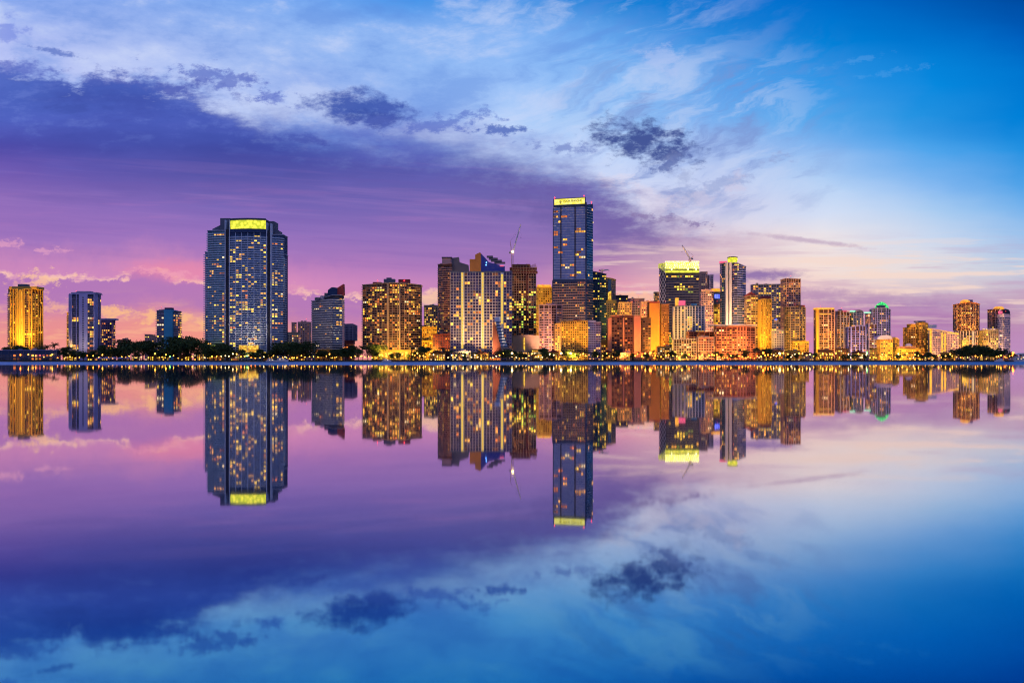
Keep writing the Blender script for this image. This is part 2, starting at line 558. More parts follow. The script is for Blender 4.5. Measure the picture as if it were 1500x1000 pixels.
def X(px, Y): return (px - 750.0) * Y / FPX
def Z(py, Y): return EYE + (HOR - py) * Y / FPX


def copy_tree(o, parent=None):
    c = o.copy(); COL.objects.link(c); c.parent = parent
    for ch in list(o.children): copy_tree(ch, c)
    return c


# ------------------------------------------------------------ water and land
def water_material():
    m = bpy.data.materials.new('water')
    m.use_nodes = True
    nt = m.node_tree; S.nt = nt
    nt.nodes.clear()
    ge = nt.nodes.new('ShaderNodeNewGeometry')
    sp = nt.nodes.new('ShaderNodeSeparateXYZ')
    nt.links.new(ge.outputs['Position'], sp.inputs[0])
    x, y = S(sp.outputs[0]), S(sp.outputs[1])
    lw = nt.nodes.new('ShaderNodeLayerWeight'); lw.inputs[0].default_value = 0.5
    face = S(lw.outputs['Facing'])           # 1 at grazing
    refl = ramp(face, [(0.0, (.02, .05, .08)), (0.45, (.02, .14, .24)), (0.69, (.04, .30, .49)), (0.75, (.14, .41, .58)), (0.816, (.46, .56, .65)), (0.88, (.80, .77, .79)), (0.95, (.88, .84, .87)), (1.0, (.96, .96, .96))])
    # rippled water in the shelter of the far shore
    wob = noise(xyz(x / 160.0, y / 60.0, 0.0), 1.0, 3.0, 0.5)
    far = smooth(y + (wob - 0.5) * 70.0, 470.0, 540.0)
    n1 = noise(xyz(x * 0.05, y * 0.035, 0.0), 1.0, 4.0, 0.6)
    n2 = noise(xyz(x * 0.9, y * 0.6, 2.0), 1.0, 3.0, 0.6)
    bump = nt.nodes.new('ShaderNodeBump')
    bump.inputs['Strength'].default_value = 1.0
    bump.inputs['Distance'].default_value = 1.0
    link(n1 * 0.0035 + n2 * 0.00022, bump.inputs['Height'])
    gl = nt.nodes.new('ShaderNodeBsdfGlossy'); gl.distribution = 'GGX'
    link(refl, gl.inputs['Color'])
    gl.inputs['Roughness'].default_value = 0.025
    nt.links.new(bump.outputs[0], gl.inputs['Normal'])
    g2 = nt.nodes.new('ShaderNodeBsdfGlossy'); g2.distribution = 'GGX'
    g2.inputs['Color'].default_value = (0.30, 0.42, 0.62, 1)
    g2.inputs['Roughness'].default_value = 0.36
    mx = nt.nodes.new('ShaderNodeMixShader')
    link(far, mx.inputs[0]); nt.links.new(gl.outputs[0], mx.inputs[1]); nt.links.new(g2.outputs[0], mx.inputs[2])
    df = nt.nodes.new('ShaderNodeBsdfDiffuse')
    df.inputs['Color'].default_value = (0.0, 0.004, 0.014, 1)
    ad = nt.nodes.new('ShaderNodeAddShader')
    nt.links.new(mx.outputs[0], ad.inputs[0]); nt.links.new(df.outputs[0], ad.inputs[1])
    out = nt.nodes.new('ShaderNodeOutputMaterial')
    nt.links.new(ad.outputs[0], out.inputs[0])
    return m


wm = MB()
wm.v = [(-30000, -2000, 0), (30000, -2000, 0), (30000, 50000, 0), (-30000, 50000, 0)]
wm.f = [(0, 1, 2, 3)]; wm.mi = [0]
tag(wm.build('water', water_material()), kind='structure')

# ------------------------------------------------------------ palette
for k, c in {'cream': (.52, .43, .31), 'white': (.66, .64, .62), 'pink': (.58, .36, .31), 'brown': (.11, .055, .035),
             'dark': (.04, .042, .055), 'grey': (.26, .26, .28), 'gold': (.62, .36, .06), 'teal': (.06, .36, .54),
             'orange': (.56, .22, .05), 'salmon': (.55, .24, .14), 'beige': (.44, .31, .19), 'violet': (.36, .34, .46),
             'red': (.30, .05, .05), 'navy': (.03, .06, .13), 'slate': (.12, .14, .18), 'rust': (.15, .04, .025),
             'olive': (.16, .15, .09), 'purple': (.22, .14, .28), 'bluewhite': (.58, .66, .74), 'lilac': (.38, .37, .64)}.items():
    wall_mat(k, c)
glass_mat('g_dark', (.05, .06, .10))
glass_mat('g_blue', (.03, .085, .17), 0.1, .7)
glass_mat('g_sky', (.17, .25, .46), 0.28, .8, .25)
glass_mat('g_teal', (.03, .13, .18), 0.1, .6)
glass_mat('g_brown', (.045, .02, .02), 0.2, .5)
glass_mat('g_grey', (.08, .08, .12), 0.12, .6)
glass_mat('g_violet', (.08, .065, .15), 0.12, .6)
for k, c, s in (('warm', (1, .42, .05), 1.75), ('yellow', (1, .60, .05), 1.9), ('orange', (1, .24, .03), 1.3), ('white', (1, .72, .34), 1.9),
                ('green', (.58, .82, .08), 1.0), ('blue', (.12, .16, 1), 2.5), ('dim', (.8, .22, .04), .22), ('dimgold', (1, .46, .04), .6),
                ('pinklit', (1, .18, .2), .8), ('violetlit', (.5, .25, 1), 2.0)):
    lit_mat('lit_' + k, c, s)
PAL = {
    'gold': (('yellow', 5), ('warm', 4), ('orange', 1), ('dimgold', 2)),
    'warm': (('warm', 5), ('yellow', 2), ('orange', 3), ('dim', 2), ('white', 1)),
    'mix': (('warm', 4), ('yellow', 2), ('orange', 3), ('green', 2), ('dim', 3)),
    'red': (('orange', 4), ('warm', 3), ('dim', 5), ('pinklit', 1)),
    'grn': (('yellow', 4), ('green', 3), ('warm', 2)),
    'white': (('white', 4), ('warm', 3), ('yellow', 2)),
}


def pick(rng, pal):
    tot = sum(w for _, w in pal); r = rng.random() * tot
    for k, w in pal:
        r -= w
        if r <= 0: return 'lit_' + k
    return 'lit_' + pal[-1][0]


def unit_pane(mat):
    key = 'pane_' + mat
    if key not in bpy.data.meshes:
        m = MB(); m.box(-.5, -.08, -.5, .5, .0, .5)
        me = m.mesh(key, MATS[mat]); me.name = key
    return bpy.data.meshes[key]


WIN_MAX = 100
LITS = {'lit_' + k for k in ('warm', 'yellow', 'orange', 'white', 'green', 'pinklit')}
glow_mat('glow_beacon', (1, .05, .05), 3.0)


class Tower:
    """one building: an Empty at its foot, everything else a child"""
    def __init__(self, name, label, cat, px, Y, group=None, seed=0, wmax=WIN_MAX):
        self.o = bpy.data.objects.new(name, None)
        COL.objects.link(self.o)
        self.L = Vector((X(px, Y), Y, GROUND))
        self.o.location = self.L
        self.o.empty_display_size = 5
        tag(self.o, label, cat, group)
        self.wins = []
        self.rng = random.Random(hash_(name + label) + seed)
        self.wmax = wmax

    def part(self, mb, name, mat, parent=None):
        if not mb.v: return None
        L = self.L
        mb.v = [(x - L.x, y - L.y, z - L.z) for x, y, z in mb.v]
        mats = [MATS[m] for m in (mat if isinstance(mat, (list, tuple)) else [mat])]
        return mb.build(name, mats, parent or self.o)

    def box(self, name, x0, x1, y0, y1, Y, dep, mat, parent=None):
        """box whose front face covers columns x0..x1 and rows y0 (top)..y1"""
        m = MB(); m.box(X(x0, Y), Y, Z(y1, Y), X(x1, Y), Y + dep, Z(y0, Y))
        return self.part(m, name, mat, parent)

    def poly(self, name, pts, Y, dep, mat):
        """outline in columns/rows standing at depth Y with real thickness"""
        m = MB(); n = len(pts)
        m.v = [(X(x, Y), Y, Z(y, Y)) for x, y in pts] + [(X(x, Y), Y + dep, Z(y, Y)) for x, y in pts]
        m.f = [tuple(range(n)), tuple(reversed(range(n, 2 * n)))] + [(i, n + i, n + (i + 1) % n, (i + 1) % n) for i in range(n)]
        m.mi = [0] * len(m.f)
        return self.part(m, name, mat)

    def body(self, pts, top, dep=24, base=None, fh=3.3, bw=4.0, wall='cream', slab=None, slabmat=None, pier=None,
             piermat=None, win=(.7, .55), lit=.25, pal='warm', glass='g_dark', segs=None, run=.5, balc=None,
             litcols=None, hot=None, cornice=(.8, .8), name='wall', floor0=0, topmargin=1.0, side=True):
        rng = self.rng
        if isinstance(top, (int, float)): top = [top] * len(pts)
        P = [(X(x, Y), Y) for x, Y in pts]
        zt = [Z(t, Y) for t, (x, Y) in zip(top, pts)]
        zb = GROUND if base is None else Z(base, pts[0][1])
        # the flank that shows from the bay side gets windows too; keep the outer edge of the block on its column
        left, right = (pts[0][0] > 900, pts[-1][0] < 600)
        if side and (left or right) and pts[0][0] != 304:
            dep = min(dep, 15)
            w_ = P[-1][0] - P[0][0]
            if left:
                nx = X(pts[0][0], P[0][1] + dep)
                if nx - P[0][0] < .4 * w_ and (len(P) < 3 or nx < P[1][0] - .4): P[0] = (nx, P[0][1])
            else:
                nx = X(pts[-1][0], P[-1][1] + dep)
                if P[-1][0] - nx < .4 * w_ and (len(P) < 3 or nx > P[-2][0] + .4): P[-1] = (nx, P[-1][1])
        foot = P + [(P[-1][0], P[-1][1] + dep), (P[0][0], P[0][1] + dep)]
        ztf = zt + [zt[-1], zt[0]]
        m = MB(); m.prism(foot, zb, ztf)
        w = self.part(m, name, wall)
        # cornice: thin slab a little larger than the roof
        roof = None
        if cornice:
            ch, cd = cornice
            cx = sum(p[0] for p in foot) / len(foot); cy = sum(p[1] for p in foot) / len(foot)
            off = []
            for (x, y) in foot:
                dx, dy = x - cx, y - cy
                off.append((x + (cd if dx > 0 else -cd), y + (cd if dy > 0 else -cd)))
            m = MB(); m.prism(off, [z + .003 for z in ztf], [z + ch for z in ztf])
            roof = self.part(m, 'roof', slabmat or wall)
        zmax = max(zt)
        wid = P[-1][0] - P[0][0]
        if cornice and name == 'wall' and wid > 11:
            zr = min(zt) + cornice[0]
            for k in range(rng.randint(1, 3)):
                bx = P[0][0] + wid * rng.uniform(.12, .72); by = max(p[1] for p in P) + rng.uniform(2, dep * .4); bw_ = rng.uniform(2, 5.5)
                m = MB(); m.box(bx, by, zr - .3, bx + bw_, by + 4, zr + rng.uniform(1.0, 2.8)); self.part(m, 'roof_plant', rng.choice(('grey', 'beige', 'slate', 'pink')), roof)
            if rng.random() < .6:
                bx = P[0][0] + wid * rng.uniform(.2, .8); by = max(p[1] for p in P) + 3
                m = MB(); m.bar((bx, by, zr - .3), (bx, by, zr + 5), .18, 0, 5, .08); self.part(m, 'mast', 'slate', roof)
                if zr > 70:
                    m = MB(); m.lathe([(.1, zr + 4.6), (.6, zr + 5.1), (.1, zr + 5.6)], bx, by, 8); self.part(m, 'beacon', 'glow_beacon', roof)
        nf = max(1, int((zmax - zb - topmargin) / fh))
        grid = MB(); balcs = [MB() for _ in range(nf)]; runs = [balcs]; prevb = False
        ring = [(si, P[si], P[si + 1], zt[si], zt[si + 1]) for si in range(len(P) - 1)]
        if side and left: ring.insert(0, (-1, (P[0][0], P[0][1] + dep), P[0], zt[0], zt[0]))
        if side and right: ring.append((99, P[-1], (P[-1][0], P[-1][1] + dep), zt[-1], zt[-1]))
        for (si, pa, pb, za_, zb_) in ring:
            a, c = Vector(pa), Vector(pb)
            d = c - a; ln = d.length; ang = atan2(d.y, d.x)
            o = dict(bw=bw, slab=slab, pier=pier, win=win, lit=lit, pal=pal, glass=glass, balc=balc, litcols=litcols, run=run)
            if segs and si in segs:
                if segs[si] is None: prevb = False; continue
                o.update(segs[si])
            nb = max(1, round(ln / o['bw'])); bwid = ln / nb
            if o['slab'] and o['balc']:
                if not prevb: balcs = [MB() for _ in range(nf)]; runs.append(balcs)
                prevb = True
            else: prevb = False
            M = Matrix.Translation((a.x, a.y, 0)) @ Matrix.Rotation(ang, 4, 'Z')
            for fl in range(floor0, nf):
                z0 = zb + fl * fh
                state = None; lefts = rng.random()
                pl = PAL[o['pal']]
                for b in range(nb):
                    t = (b + .5) / nb
                    zlim = za_ * (1 - t) + zb_ * t
                    if z0 + fh > zlim: continue
                    k = o['lit']
                    if hot:
                        px = 750 + FPX * (a.x + d.x * t) / (a.y + d.y * t); py = HOR - FPX * (z0 + fh * .5 - EYE) / a.y
                        for (hx0, hx1, hy0, hy1, hk) in hot:
                            if hx0 <= px <= hx1 and hy0 <= py <= hy1: k = hk
                    if rng.random() > o['run'] * .6: state = pick(rng, pl) if rng.random() < k else None
                    mt = state
                    if o['litcols'] and b in o['litcols'] and rng.random() < .93: mt = o['litcols'][b]
                    if mt is None and o['glass'] == 'g_brown' and rng.random() < .35: mt = 'lit_dim'
                    ww, wh = o['win']
                    if ww <= 0: continue
                    W = bwid * ww; H = fh * wh
                    if mt in LITS: W *= .8; H *= .86
                    cpos = M @ Vector(((b + .5) * bwid, -.03, z0 + fh * .5))
                    self.wins.append((cpos, W, H, ang, mt or o['glass'], mt is not None))
                if o['slab']:
                    h, dd = o['slab'][:2]
                    if o['balc']: balcs[fl].box(-dd * 1.1 if si == 0 else 0, -dd, z0 - h * .35, ln + (dd * 1.1 if si == len(P) - 2 else 0), .8 if si in (0, len(P) - 2) else -.0, z0 + h * .65, M)
                    else: grid.box(0, -dd, z0 - h * .5, ln, .3, z0 + h * .5, M)
            if o['pier']:
                pw, pd = o['pier'][:2]; ev = o['pier'][2] if len(o['pier']) > 2 else 1
                for b in range(0, nb + 1, ev):
                    t = b / nb; zl = za_ * (1 - t) + zb_ * t
                    grid.box(b * bwid - pw / 2, -pd, zb, b * bwid + pw / 2, .35, zl - .02, M)
        if grid.v: self.part(grid, 'facade_grid', piermat or slabmat or wall)
        for b in [q for r in runs for q in r]:
            if b.v: self.part(b, 'balcony', slabmat or wall)
        return w

    def finish(self):
        ws = sorted(self.wins, key=lambda w: (not w[5], -(w[1] * w[2])))
        L = self.L
        for (p, W, H, ang, mt, lit) in ws[:self.wmax]:
            o = bpy.data.objects.new('window', unit_pane(mt))
            COL.objects.link(o); o.parent = self.o
            o.location = p - L; o.rotation_euler = (0, 0, ang); o.scale = (W, 1, H)
        rest = ws[self.wmax:]
        if rest:
            names = sorted({w[4] for w in rest}); ix = {n: i for i, n in enumerate(names)}
            m = MB()
            for (p, W, H, ang, mt, lit) in rest:
                M = Matrix.Translation(p) @ Matrix.Rotation(ang, 4, 'Z')
                m.box(-W / 2, -.08, -H / 2, W / 2, 0, H / 2, M, ix[mt])
            o = self.part(m, 'window', names)
            o['kind'] = 'stuff'
        return self.o


def hash_(s):
    h = 7
    for ch in s: h = (h * 131 + ord(ch)) % 1000003
    return h


def arc(x0, x1, Y, bulge, n=8):
    return [(x0 + (x1 - x0) * i / n, Y - bulge * sin(pi * i / n)) for i in range(n + 1)]

# ------------------------------------------------------------ the skyline, from left to right
R_ = 'residential towers along the bay'

def screen_mat(name, rgb, rgb2, strength, sc):
    m, b = new_mat(name)
    ge = S.nt.nodes.new('ShaderNodeNewGeometry')
    v = S.nt.nodes.new('ShaderNodeTexVoronoi'); v.feature = 'F1'
    S.nt.links.new(ge.outputs['Position'], v.inputs['Vector']); v.inputs['Scale'].default_value = sc
    k = smooth(S(v.outputs['Distance']), 0.2, 0.75)
    c = mixc(k, (*rgb, 1), (*rgb2, 1))
    b.inputs['Base Color'].default_value = (.1, .1, .1, 1)
    S.nt.links.new(c.s, b.inputs['Emission Color'])
    b.inputs['Emission Strength'].default_value = strength
    MATS[name] = m


screen_mat('crown_yellow', (1, .88, .04), (.45, .5, .0), 1.35, .22)
screen_mat('crown_gold', (1, 1, .5), (.95, .85, .02), 2.4, .5)
screen_mat('sign_yellow', (1, .88, .22), (.9, .75, .04), 1.15, .3)
screen_mat('crown_green', (.10, .9, .16), (.0, .3, .05), 1.5, .45)
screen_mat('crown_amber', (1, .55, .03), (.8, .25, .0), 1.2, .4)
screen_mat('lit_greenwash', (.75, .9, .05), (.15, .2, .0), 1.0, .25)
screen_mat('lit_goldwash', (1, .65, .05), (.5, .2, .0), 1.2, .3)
glow_mat('glow_red', (1, .04, .06), 4.0)
glow_mat('glow_lamp', (1, .42, .04), 12.0)
glow_mat('glow_white', (1, .66, .24), 12.0)
glow_mat('glow_green', (.2, 1, .25), 6.0)
glow_mat('glow_orange', (1, .20, .015), 13.0)
glow_mat('glow_blue', (.1, .3, 1), 6.0)
glow_mat('strip_yellow', (1, .66, .08), 1.0)
glow_mat('strip_green', (.35, 1, .6), 1.4)
glow_mat('strip_pink', (1, .12, .25), 1.0)
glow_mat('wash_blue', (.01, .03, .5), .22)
glow_mat('wash_sign', (.08, .15, 1), 1.6)
plain_mat('black', (.01, .01, .012))

# 1 golden rounded tower
t = Tower('apartment_tower', 'golden floodlit rounded tower at the far left edge of the skyline', 'tower', 33, 1520)
t.body([(12, 1528), (16, 1516), (26, 1508), (35, 1508), (46, 1514), (55, 1530)], 424, 26, fh=3.5, bw=3.6, wall='brown', slab=(.5, .35), slabmat='gold',
       pier=(1.5, 1.5, 2), win=(.86, .7), lit=.2, pal='gold', glass='g_brown', segs={0: dict(slab=(1.3, 1.4), balc=True, pier=None), 2: dict(win=(.5, .45), bw=3, pier=(2.4, 1.2, 3)), 4: dict(slab=(1.4, 1.4), balc=True)}, cornice=(1.2, 1.6))
t.box('rib', 27, 30.2, 424, 528, 1503.6, 4, 'gold')
t.box('rib', 31.6, 33.6, 424, 528, 1503.6, 4, 'gold')
t.box('balcony_light', 30.35, 31.45, 426, 514, 1505, 1, 'crown_amber')  # glowing strip added between the ribs to brighten the gold front
t.box('crown', 13, 54, 419.5, 423.2, 1512, 24, 'gold')
t.box('roof_plant', 26, 38, 416, 419.4, 1516, 12, 'slate')
t.finish()

# 2 blue-violet tower with a golden wing
t = Tower('apartment_tower', 'slim pale violet tower with dark glass bays and flat overhanging roof', 'tower', 122, 1500)
t.body([(102, 1510), (105, 1502), (115, 1498), (128, 1498), (138, 1502), (142, 1510)], 431, 24, fh=3.45, bw=3.2, wall='navy', slab=(.25, .3), slabmat='lilac',
       pier=(1.0, 1.3, 3), piermat='lilac', win=(.9, .86), lit=.04, pal='warm', glass='g_dark', segs={2: dict(win=(0, 0), slab=None, pier=None), 1: dict(lit=.1), 3: dict(lit=.35), 0: dict(pier=(3, 1.2)), 4: dict(pier=(3, 1.2))},
       hot=[(128, 138, 440, 448, .9), (103, 143, 465, 470, .95), (128, 138, 470, 500, .5), (104, 114, 505, 510, .9)], cornice=(1.2, 1.8))
t.box('centre_rib', 115.5, 127.5, 430.9, 528, 1495.5, 6, 'lilac')
for k in range(24):
    t.box('window', 120.4, 122.6, 435 + k * 3.4, 436.7 + k * 3.4, 1495.2, .32, 'g_dark')
t.box('crown', 104, 141, 428, 430.3, 1502, 20, 'violet')
t.box('roof_plant', 112, 132, 426.4, 427.9, 1504, 12, 'violet')
t.finish()
t = Tower('apartment_tower', 'narrow gold lit wing showing left of the pale violet tower', 'tower', 100, 1560)
t.body([(98, 1560), (104.5, 1560)], 458, 20, fh=3.4, bw=3.0, wall='gold', slab=(1.0, .8), balc=True, win=(.7, .5), lit=.6, pal='gold')
t.finish()
t = Tower('apartment_block', 'small plum coloured block with gold windows right of the pale violet tower', 'building', 156, 1600)
t.body([(143, 1600), (169, 1602)], 469, 20, fh=3.6, bw=3.2, wall='purple', pier=(.6, .6, 2), slab=(.5, .4), win=(.75, .6), lit=.4, pal='warm', glass='g_violet')
t.box('parapet', 143, 168, 466.3, 468.6, 1601, 16, 'lilac')
t.finish()
t = Tower('house', 'small tan house with bright roof lamp behind the trees', 'building', 180, 1560)
t.body([(172, 1560), (191, 1560)], 498, 14, fh=3.6, bw=3.5, wall='salmon', win=(.5, .5), lit=.4)
t.finish()
t = Tower('apartment_block', 'tiny pink block far off left of the teal slab tower', 'building', 220, 1750)
t.body([(212, 1750), (219, 1750)], 490, 14, fh=3.6, bw=3.5, wall='pink', win=(.5, .5), lit=.3)
t.body([(219.2, 1750), (229, 1750)], 493, 14, fh=3.6, bw=3.5, wall='pink', win=(.5, .5), lit=.3)
t.finish()

# 3 teal slab tower
t = Tower('apartment_tower', 'slim tower with a blank teal centre slab and balconies either side', 'tower', 245, 1510)
t.body([(229.5, 1512), (240, 1510)], 455, 20, fh=3.5, bw=3.7, wall='slate', slab=(1.0, 1.2), balc=True, slabmat='violet', win=(.8, .6), lit=.2, pal='white',
       hot=[(229, 241, 462, 500, .3)])
t.body([(252.8, 1510), (261, 1513)], 456, 20, fh=3.5, bw=3.7, wall='slate', slab=(1.0, 1.2), balc=True, slabmat='violet', win=(.8, .6), lit=.45, pal='warm')
t.box('centre_slab', 240.1, 252.7, 453.5, 528, 1505, 24, 'teal')
t.box('roof_plant', 241, 251.5, 450.5, 453.4, 1509, 10, 'navy')
t.finish()

# 4 the big curved tower of the left
def big_tower():
    t = Tower('residential_tower', 'huge curved blue grey tower with glowing yellow crown, widest in the skyline', 'tower', 361, 1460)
    base = dict(fh=3.32, wall='navy', slabmat='bluewhite', side=False)
    # centre, curved
    t.body(arc(336.5, 390, 1452, 5, 6), [341] * 7, 30, bw=4.2, slab=(1.15, 1.0), balc=True, pier=(.5, 1.1, 2), piermat='bluewhite', win=(.86, .6), lit=.11, pal='gold', glass='g_blue', run=.6,
           hot=[(336, 341, 345, 512, .75), (384, 390, 340, 440, .65), (341, 375, 396, 420, .45), (337, 352, 430, 475, .75), (350, 365, 440, 455, .6), (352, 378, 492, 498, .75), (338, 390, 341, 346, .75)], cornice=None, **base)
    # outer wings
    t.body([(304, 1466), (313, 1460), (329, 1457)], 338, 30, bw=4.0, slab=(1.15, 1.2), balc=True, win=(.84, .6), lit=.1, pal='warm', glass='g_teal', run=.6,
           hot=[(312, 326, 341, 346, .9), (311, 322, 386, 391, .9), (323, 328, 430, 505, .85), (308, 324, 470, 486, .35)], **base)
    t.body([(397, 1457), (407, 1460), (414.6, 1466)], 344, 30, bw=4.0, slab=(1.15, 1.2), balc=True, win=(.84, .6), lit=.1, pal='warm', glass='g_blue', run=.6,
           hot=[(397, 402, 385, 505, .8), (398, 416, 455, 462, .9), (398, 407, 470, 474, 1.0), (400, 416, 402, 412, .5)], **base)
    t.body([(300.5, 1474), (303.9, 1467.5)], 369, 20, bw=4.0, slab=(1.1, 2.0), balc=True, win=(.84, .6), lit=.1, glass='g_teal', **base)
    t.body([(414.7, 1467.5), (417.2, 1474)], 373, 20, bw=4.0, slab=(1.1, 2.0), balc=True, win=(.84, .6), lit=.1, glass='g_blue', **base)
    # dark slots and flanking fins
    for (a, b, tp) in ((329.1, 330.1, 322), (335.5, 336.4, 322), (390.1, 391.0, 326), (396.0, 396.9, 327)):
        t.box('fin', a, b, tp, 528, 1450, 26, 'bluewhite')
    t.box('slot_wall', 330.2, 335.4, 336, 528, 1452, 20, 'dark')
    t.box('slot_wall', 391.1, 395.9, 338, 528, 1452, 20, 'dark')
    # stepped crown
    t.box('crown_block', 322.5, 337, 319.5, 337.5, 1461, 26, 'slate')
    t.box('crown_block', 390, 401.5, 324, 341.5, 1461, 26, 'slate')
    t.poly('shoulder', [(311, 338), (311, 335.5), (322, 330), (322, 338)], 1463, 20, 'slate')
    t.poly('shoulder', [(402, 344), (402, 334), (409, 338), (409, 344)], 1463, 20, 'slate')
    m = MB(); pts = arc(337.1, 389.9, 1451, 5, 8)
    foot = [(X(x, y), y) for x, y in pts] + [(X(389.9, 1451), 1480), (X(337.1, 1451), 1480)]
    m.prism(foot, Z(341, 1452) + .02, Z(321.5, 1452))
    t.part(m, 'crown_wall', 'navy')
    m = MB()
    foot = [(X(x, y - .5), y - .5) for x, y in arc(337.6, 389.4, 1451, 5, 12)] + [(X(x, y - .1), y - .1) for x, y in reversed(arc(337.6, 389.4, 1451, 5, 12))]
    m.prism(foot, Z(335.5, 1452), Z(323.2, 1452))
    t.part(m, 'crown_screen', 'crown_yellow')
    # rail on top and red beacon
    m = MB(); m.prism([(x, y - 1) for x, y in foot[:13]] + [(x, y + 1) for x, y in foot[13:]], Z(321.4, 1452), Z(320.3, 1452)); t.part(m, 'parapet', 'slate')
    m = MB(); m.lathe([(.3, Z(320.2, 1452)), (1.0, Z(319.6, 1452)), (.3, Z(318.8, 1452))], X(363, 1455), 1455, 8); t.part(m, 'beacon', 'glow_red')
    # lit porches at the foot
    t.box('porch', 303, 325, 505.5, 516, 1448, 8, 'lit_greenwash')
    t.box('porch', 350, 378, 505.5, 516, 1446, 8, 'lit_goldwash')
    t.finish()


big_tower()

# 5 far low towers behind
t = Tower('apartment_block', 'pair of dusky rose blocks far behind the shore trees', 'building', 441, 1850)
t.body([(427, 1850), (434.5, 1850)], 472.5, 18, fh=4, bw=4, wall='pink', win=(.5, .5), lit=.1, glass='g_brown')
t.body([(436.5, 1850), (455.5, 1850)], 472, 18, fh=4, bw=4, wall='pink', pier=(.8, .6, 2), win=(.5, .5), lit=.12, glass='g_brown', cornice=(1, .5))
t.finish()
t = Tower('apartment_block', 'low cream block glowing amber beside the huge curved tower', 'building', 430, 1700)
t.body([(420.5, 1700), (440, 1700)], 487, 18, fh=4, bw=4, wall='cream', win=(.5, .5), lit=.5, pal='warm')
t.finish()

# 6 white striped tower with a sloping crown
t = Tower('apartment_tower', 'white banded tower with a stepped sloping roof and red fin', 'tower', 482, 1500)
t.body([(457, 1530), (487, 1492), (504, 1500)], [441.5, 432, 432.5], 22, fh=3.5, bw=5.0, wall='dark', slab=(1.75, 1.1), balc=True, slabmat='white', win=(.8, .45), lit=.06, pal='warm', glass='g_dark',
       segs={1: dict(lit=.12, slab=(1.1, .7), glass='g_blue')}, hot=[(487, 504, 448, 454, 1.0), (482, 487, 451, 454, .8)], cornice=(.6, .3))
t.box('roof_terrace', 461, 469, 435.5, 440, 1512, 12, 'slate')
t.box('roof_terrace', 469.1, 475, 433, 438, 1506, 12, 'violet')
t.box('roof_terrace', 475.1, 480, 429, 435.8, 1504, 12, 'slate')
t.poly('penthouse', [(480.1, 434), (480.1, 425), (485, 421), (488, 420.5), (494, 421.5), (494, 431.8)], 1500, 14, 'navy')
t.poly('roof_fin', [(494.1, 431.8), (494.1, 421.5), (503, 415.8), (503.5, 432)], 1499, 12, 'red')
t.finish()
t = Tower('apartment_block', 'violet ribbed block with red lit podium right of the banded tower', 'building', 513, 1640)
t.body([(503, 1640), (516, 1636), (523, 1642)], [475, 474.5, 477], 18, fh=4, bw=2.4, wall='violet', pier=(.8, .7), win=(.5, .6), lit=.02, glass='g_violet', base=499)
t.body([(503, 1634), (520, 1634)], 499.3, 20, fh=4, bw=4, wall='red', win=(.6, .5), lit=.5, pal='red', name='podium')
t.finish()

# 7 big brown tower
t = Tower('residential_tower', 'broad dark brown tower dense with gold windows and two pale ribs', 'tower', 573, 1480)
t.body([(531.5, 1490), (545, 1478), (567, 1472), (586, 1472), (602, 1478), (615.5, 1492)], [418, 417, 415, 415, 416.5, 418], 28, fh=3.45, bw=3.7, wall='brown', slab=(.42, .5), slabmat='beige',
       pier=(.45, .55, 2), win=(.84, .68), lit=.30, pal='warm', glass='g_brown', run=.6, base=512,
       hot=[(531, 568, 440, 475, .62), (570, 585, 425, 440, .8), (535, 560, 421, 426, .9), (594, 616, 440, 462, .75), (594, 616, 424, 430, .7), (586, 594, 418, 500, .03), (560, 567, 418, 455, .05)], cornice=(1.3, 1.2),
       segs={0: dict(slab=(.8, 1.6), balc=True), 4: dict(slab=(.8, 1.6), balc=True, pier=None)})
t.box('rib', 567.2, 569.2, 415.2, 514, 1468, 8, 'beige')
t.box('rib', 584.2, 586.2, 415.2, 514, 1468, 8, 'beige')
t.box('roof_plant', 562, 578, 408.5, 414, 1482, 12, 'slate')
t.box('roof_plant', 566, 573, 406.6, 408.3, 1484, 8, 'slate')
t.box('roof_plant', 583.5, 600, 409, 414.4, 1482, 12, 'red')
t.box('roof_plant', 546, 558, 413, 416, 1485, 12, 'red')
t.box('podium', 545, 602, 512.3, 528, 1464, 34, 'gold')
for k in range(7):
    t.box('podium_arch', 548 + k * 7.6, 553 + k * 7.6, 515, 526, 1463.6, .3, 'lit_goldwash')
for x in (553, 592):
    m = MB(); m.lathe([(.3, Z(412, 1480)), (.8, Z(411, 1480)), (.3, Z(410, 1480))], X(x, 1480), 1480, 8); t.part(m, 'beacon', 'glow_red')
t.finish()

# 8 behind the gap
t = Tower('apartment_tower', 'narrow ochre tower with a speckle of gold windows in the gap', 'tower', 631, 1800)
t.body([(621.5, 1800), (641, 1796)], 447.5, 20, fh=4, bw=3.4, wall='beige', pier=(.7, .5), win=(.6, .6), lit=.55, pal='gold', glass='g_brown', run=.2)
t.finish()
t = Tower('hotel_block', 'low amber block of small lit windows between two tall towers', 'building', 628, 1620)
t.body([(610, 1620), (640, 1622)], 479, 20, fh=3.4, bw=3.4, wall='gold', slab=(.5, .4), pier=(.7, .4), win=(.6, .5), lit=.75, pal='gold', run=.2)
t.body([(612, 1612), (636, 1612)], 499, 6, fh=3.3, bw=3.6, wall='gold', slab=(1.2, .6), win=(.66, .5), lit=.5, pal='gold', glass='g_brown', name='podium')
t.finish()
t = Tower('apartment_block', 'dark red block with amber trim low beside the pale grid tower', 'building', 650, 1560)
t.body([(634, 1560), (659, 1560)], 490, 20, fh=3.6, bw=4, wall='rust', slab=(.5, .4), win=(.6, .5), lit=.2, pal='red')
t.finish()

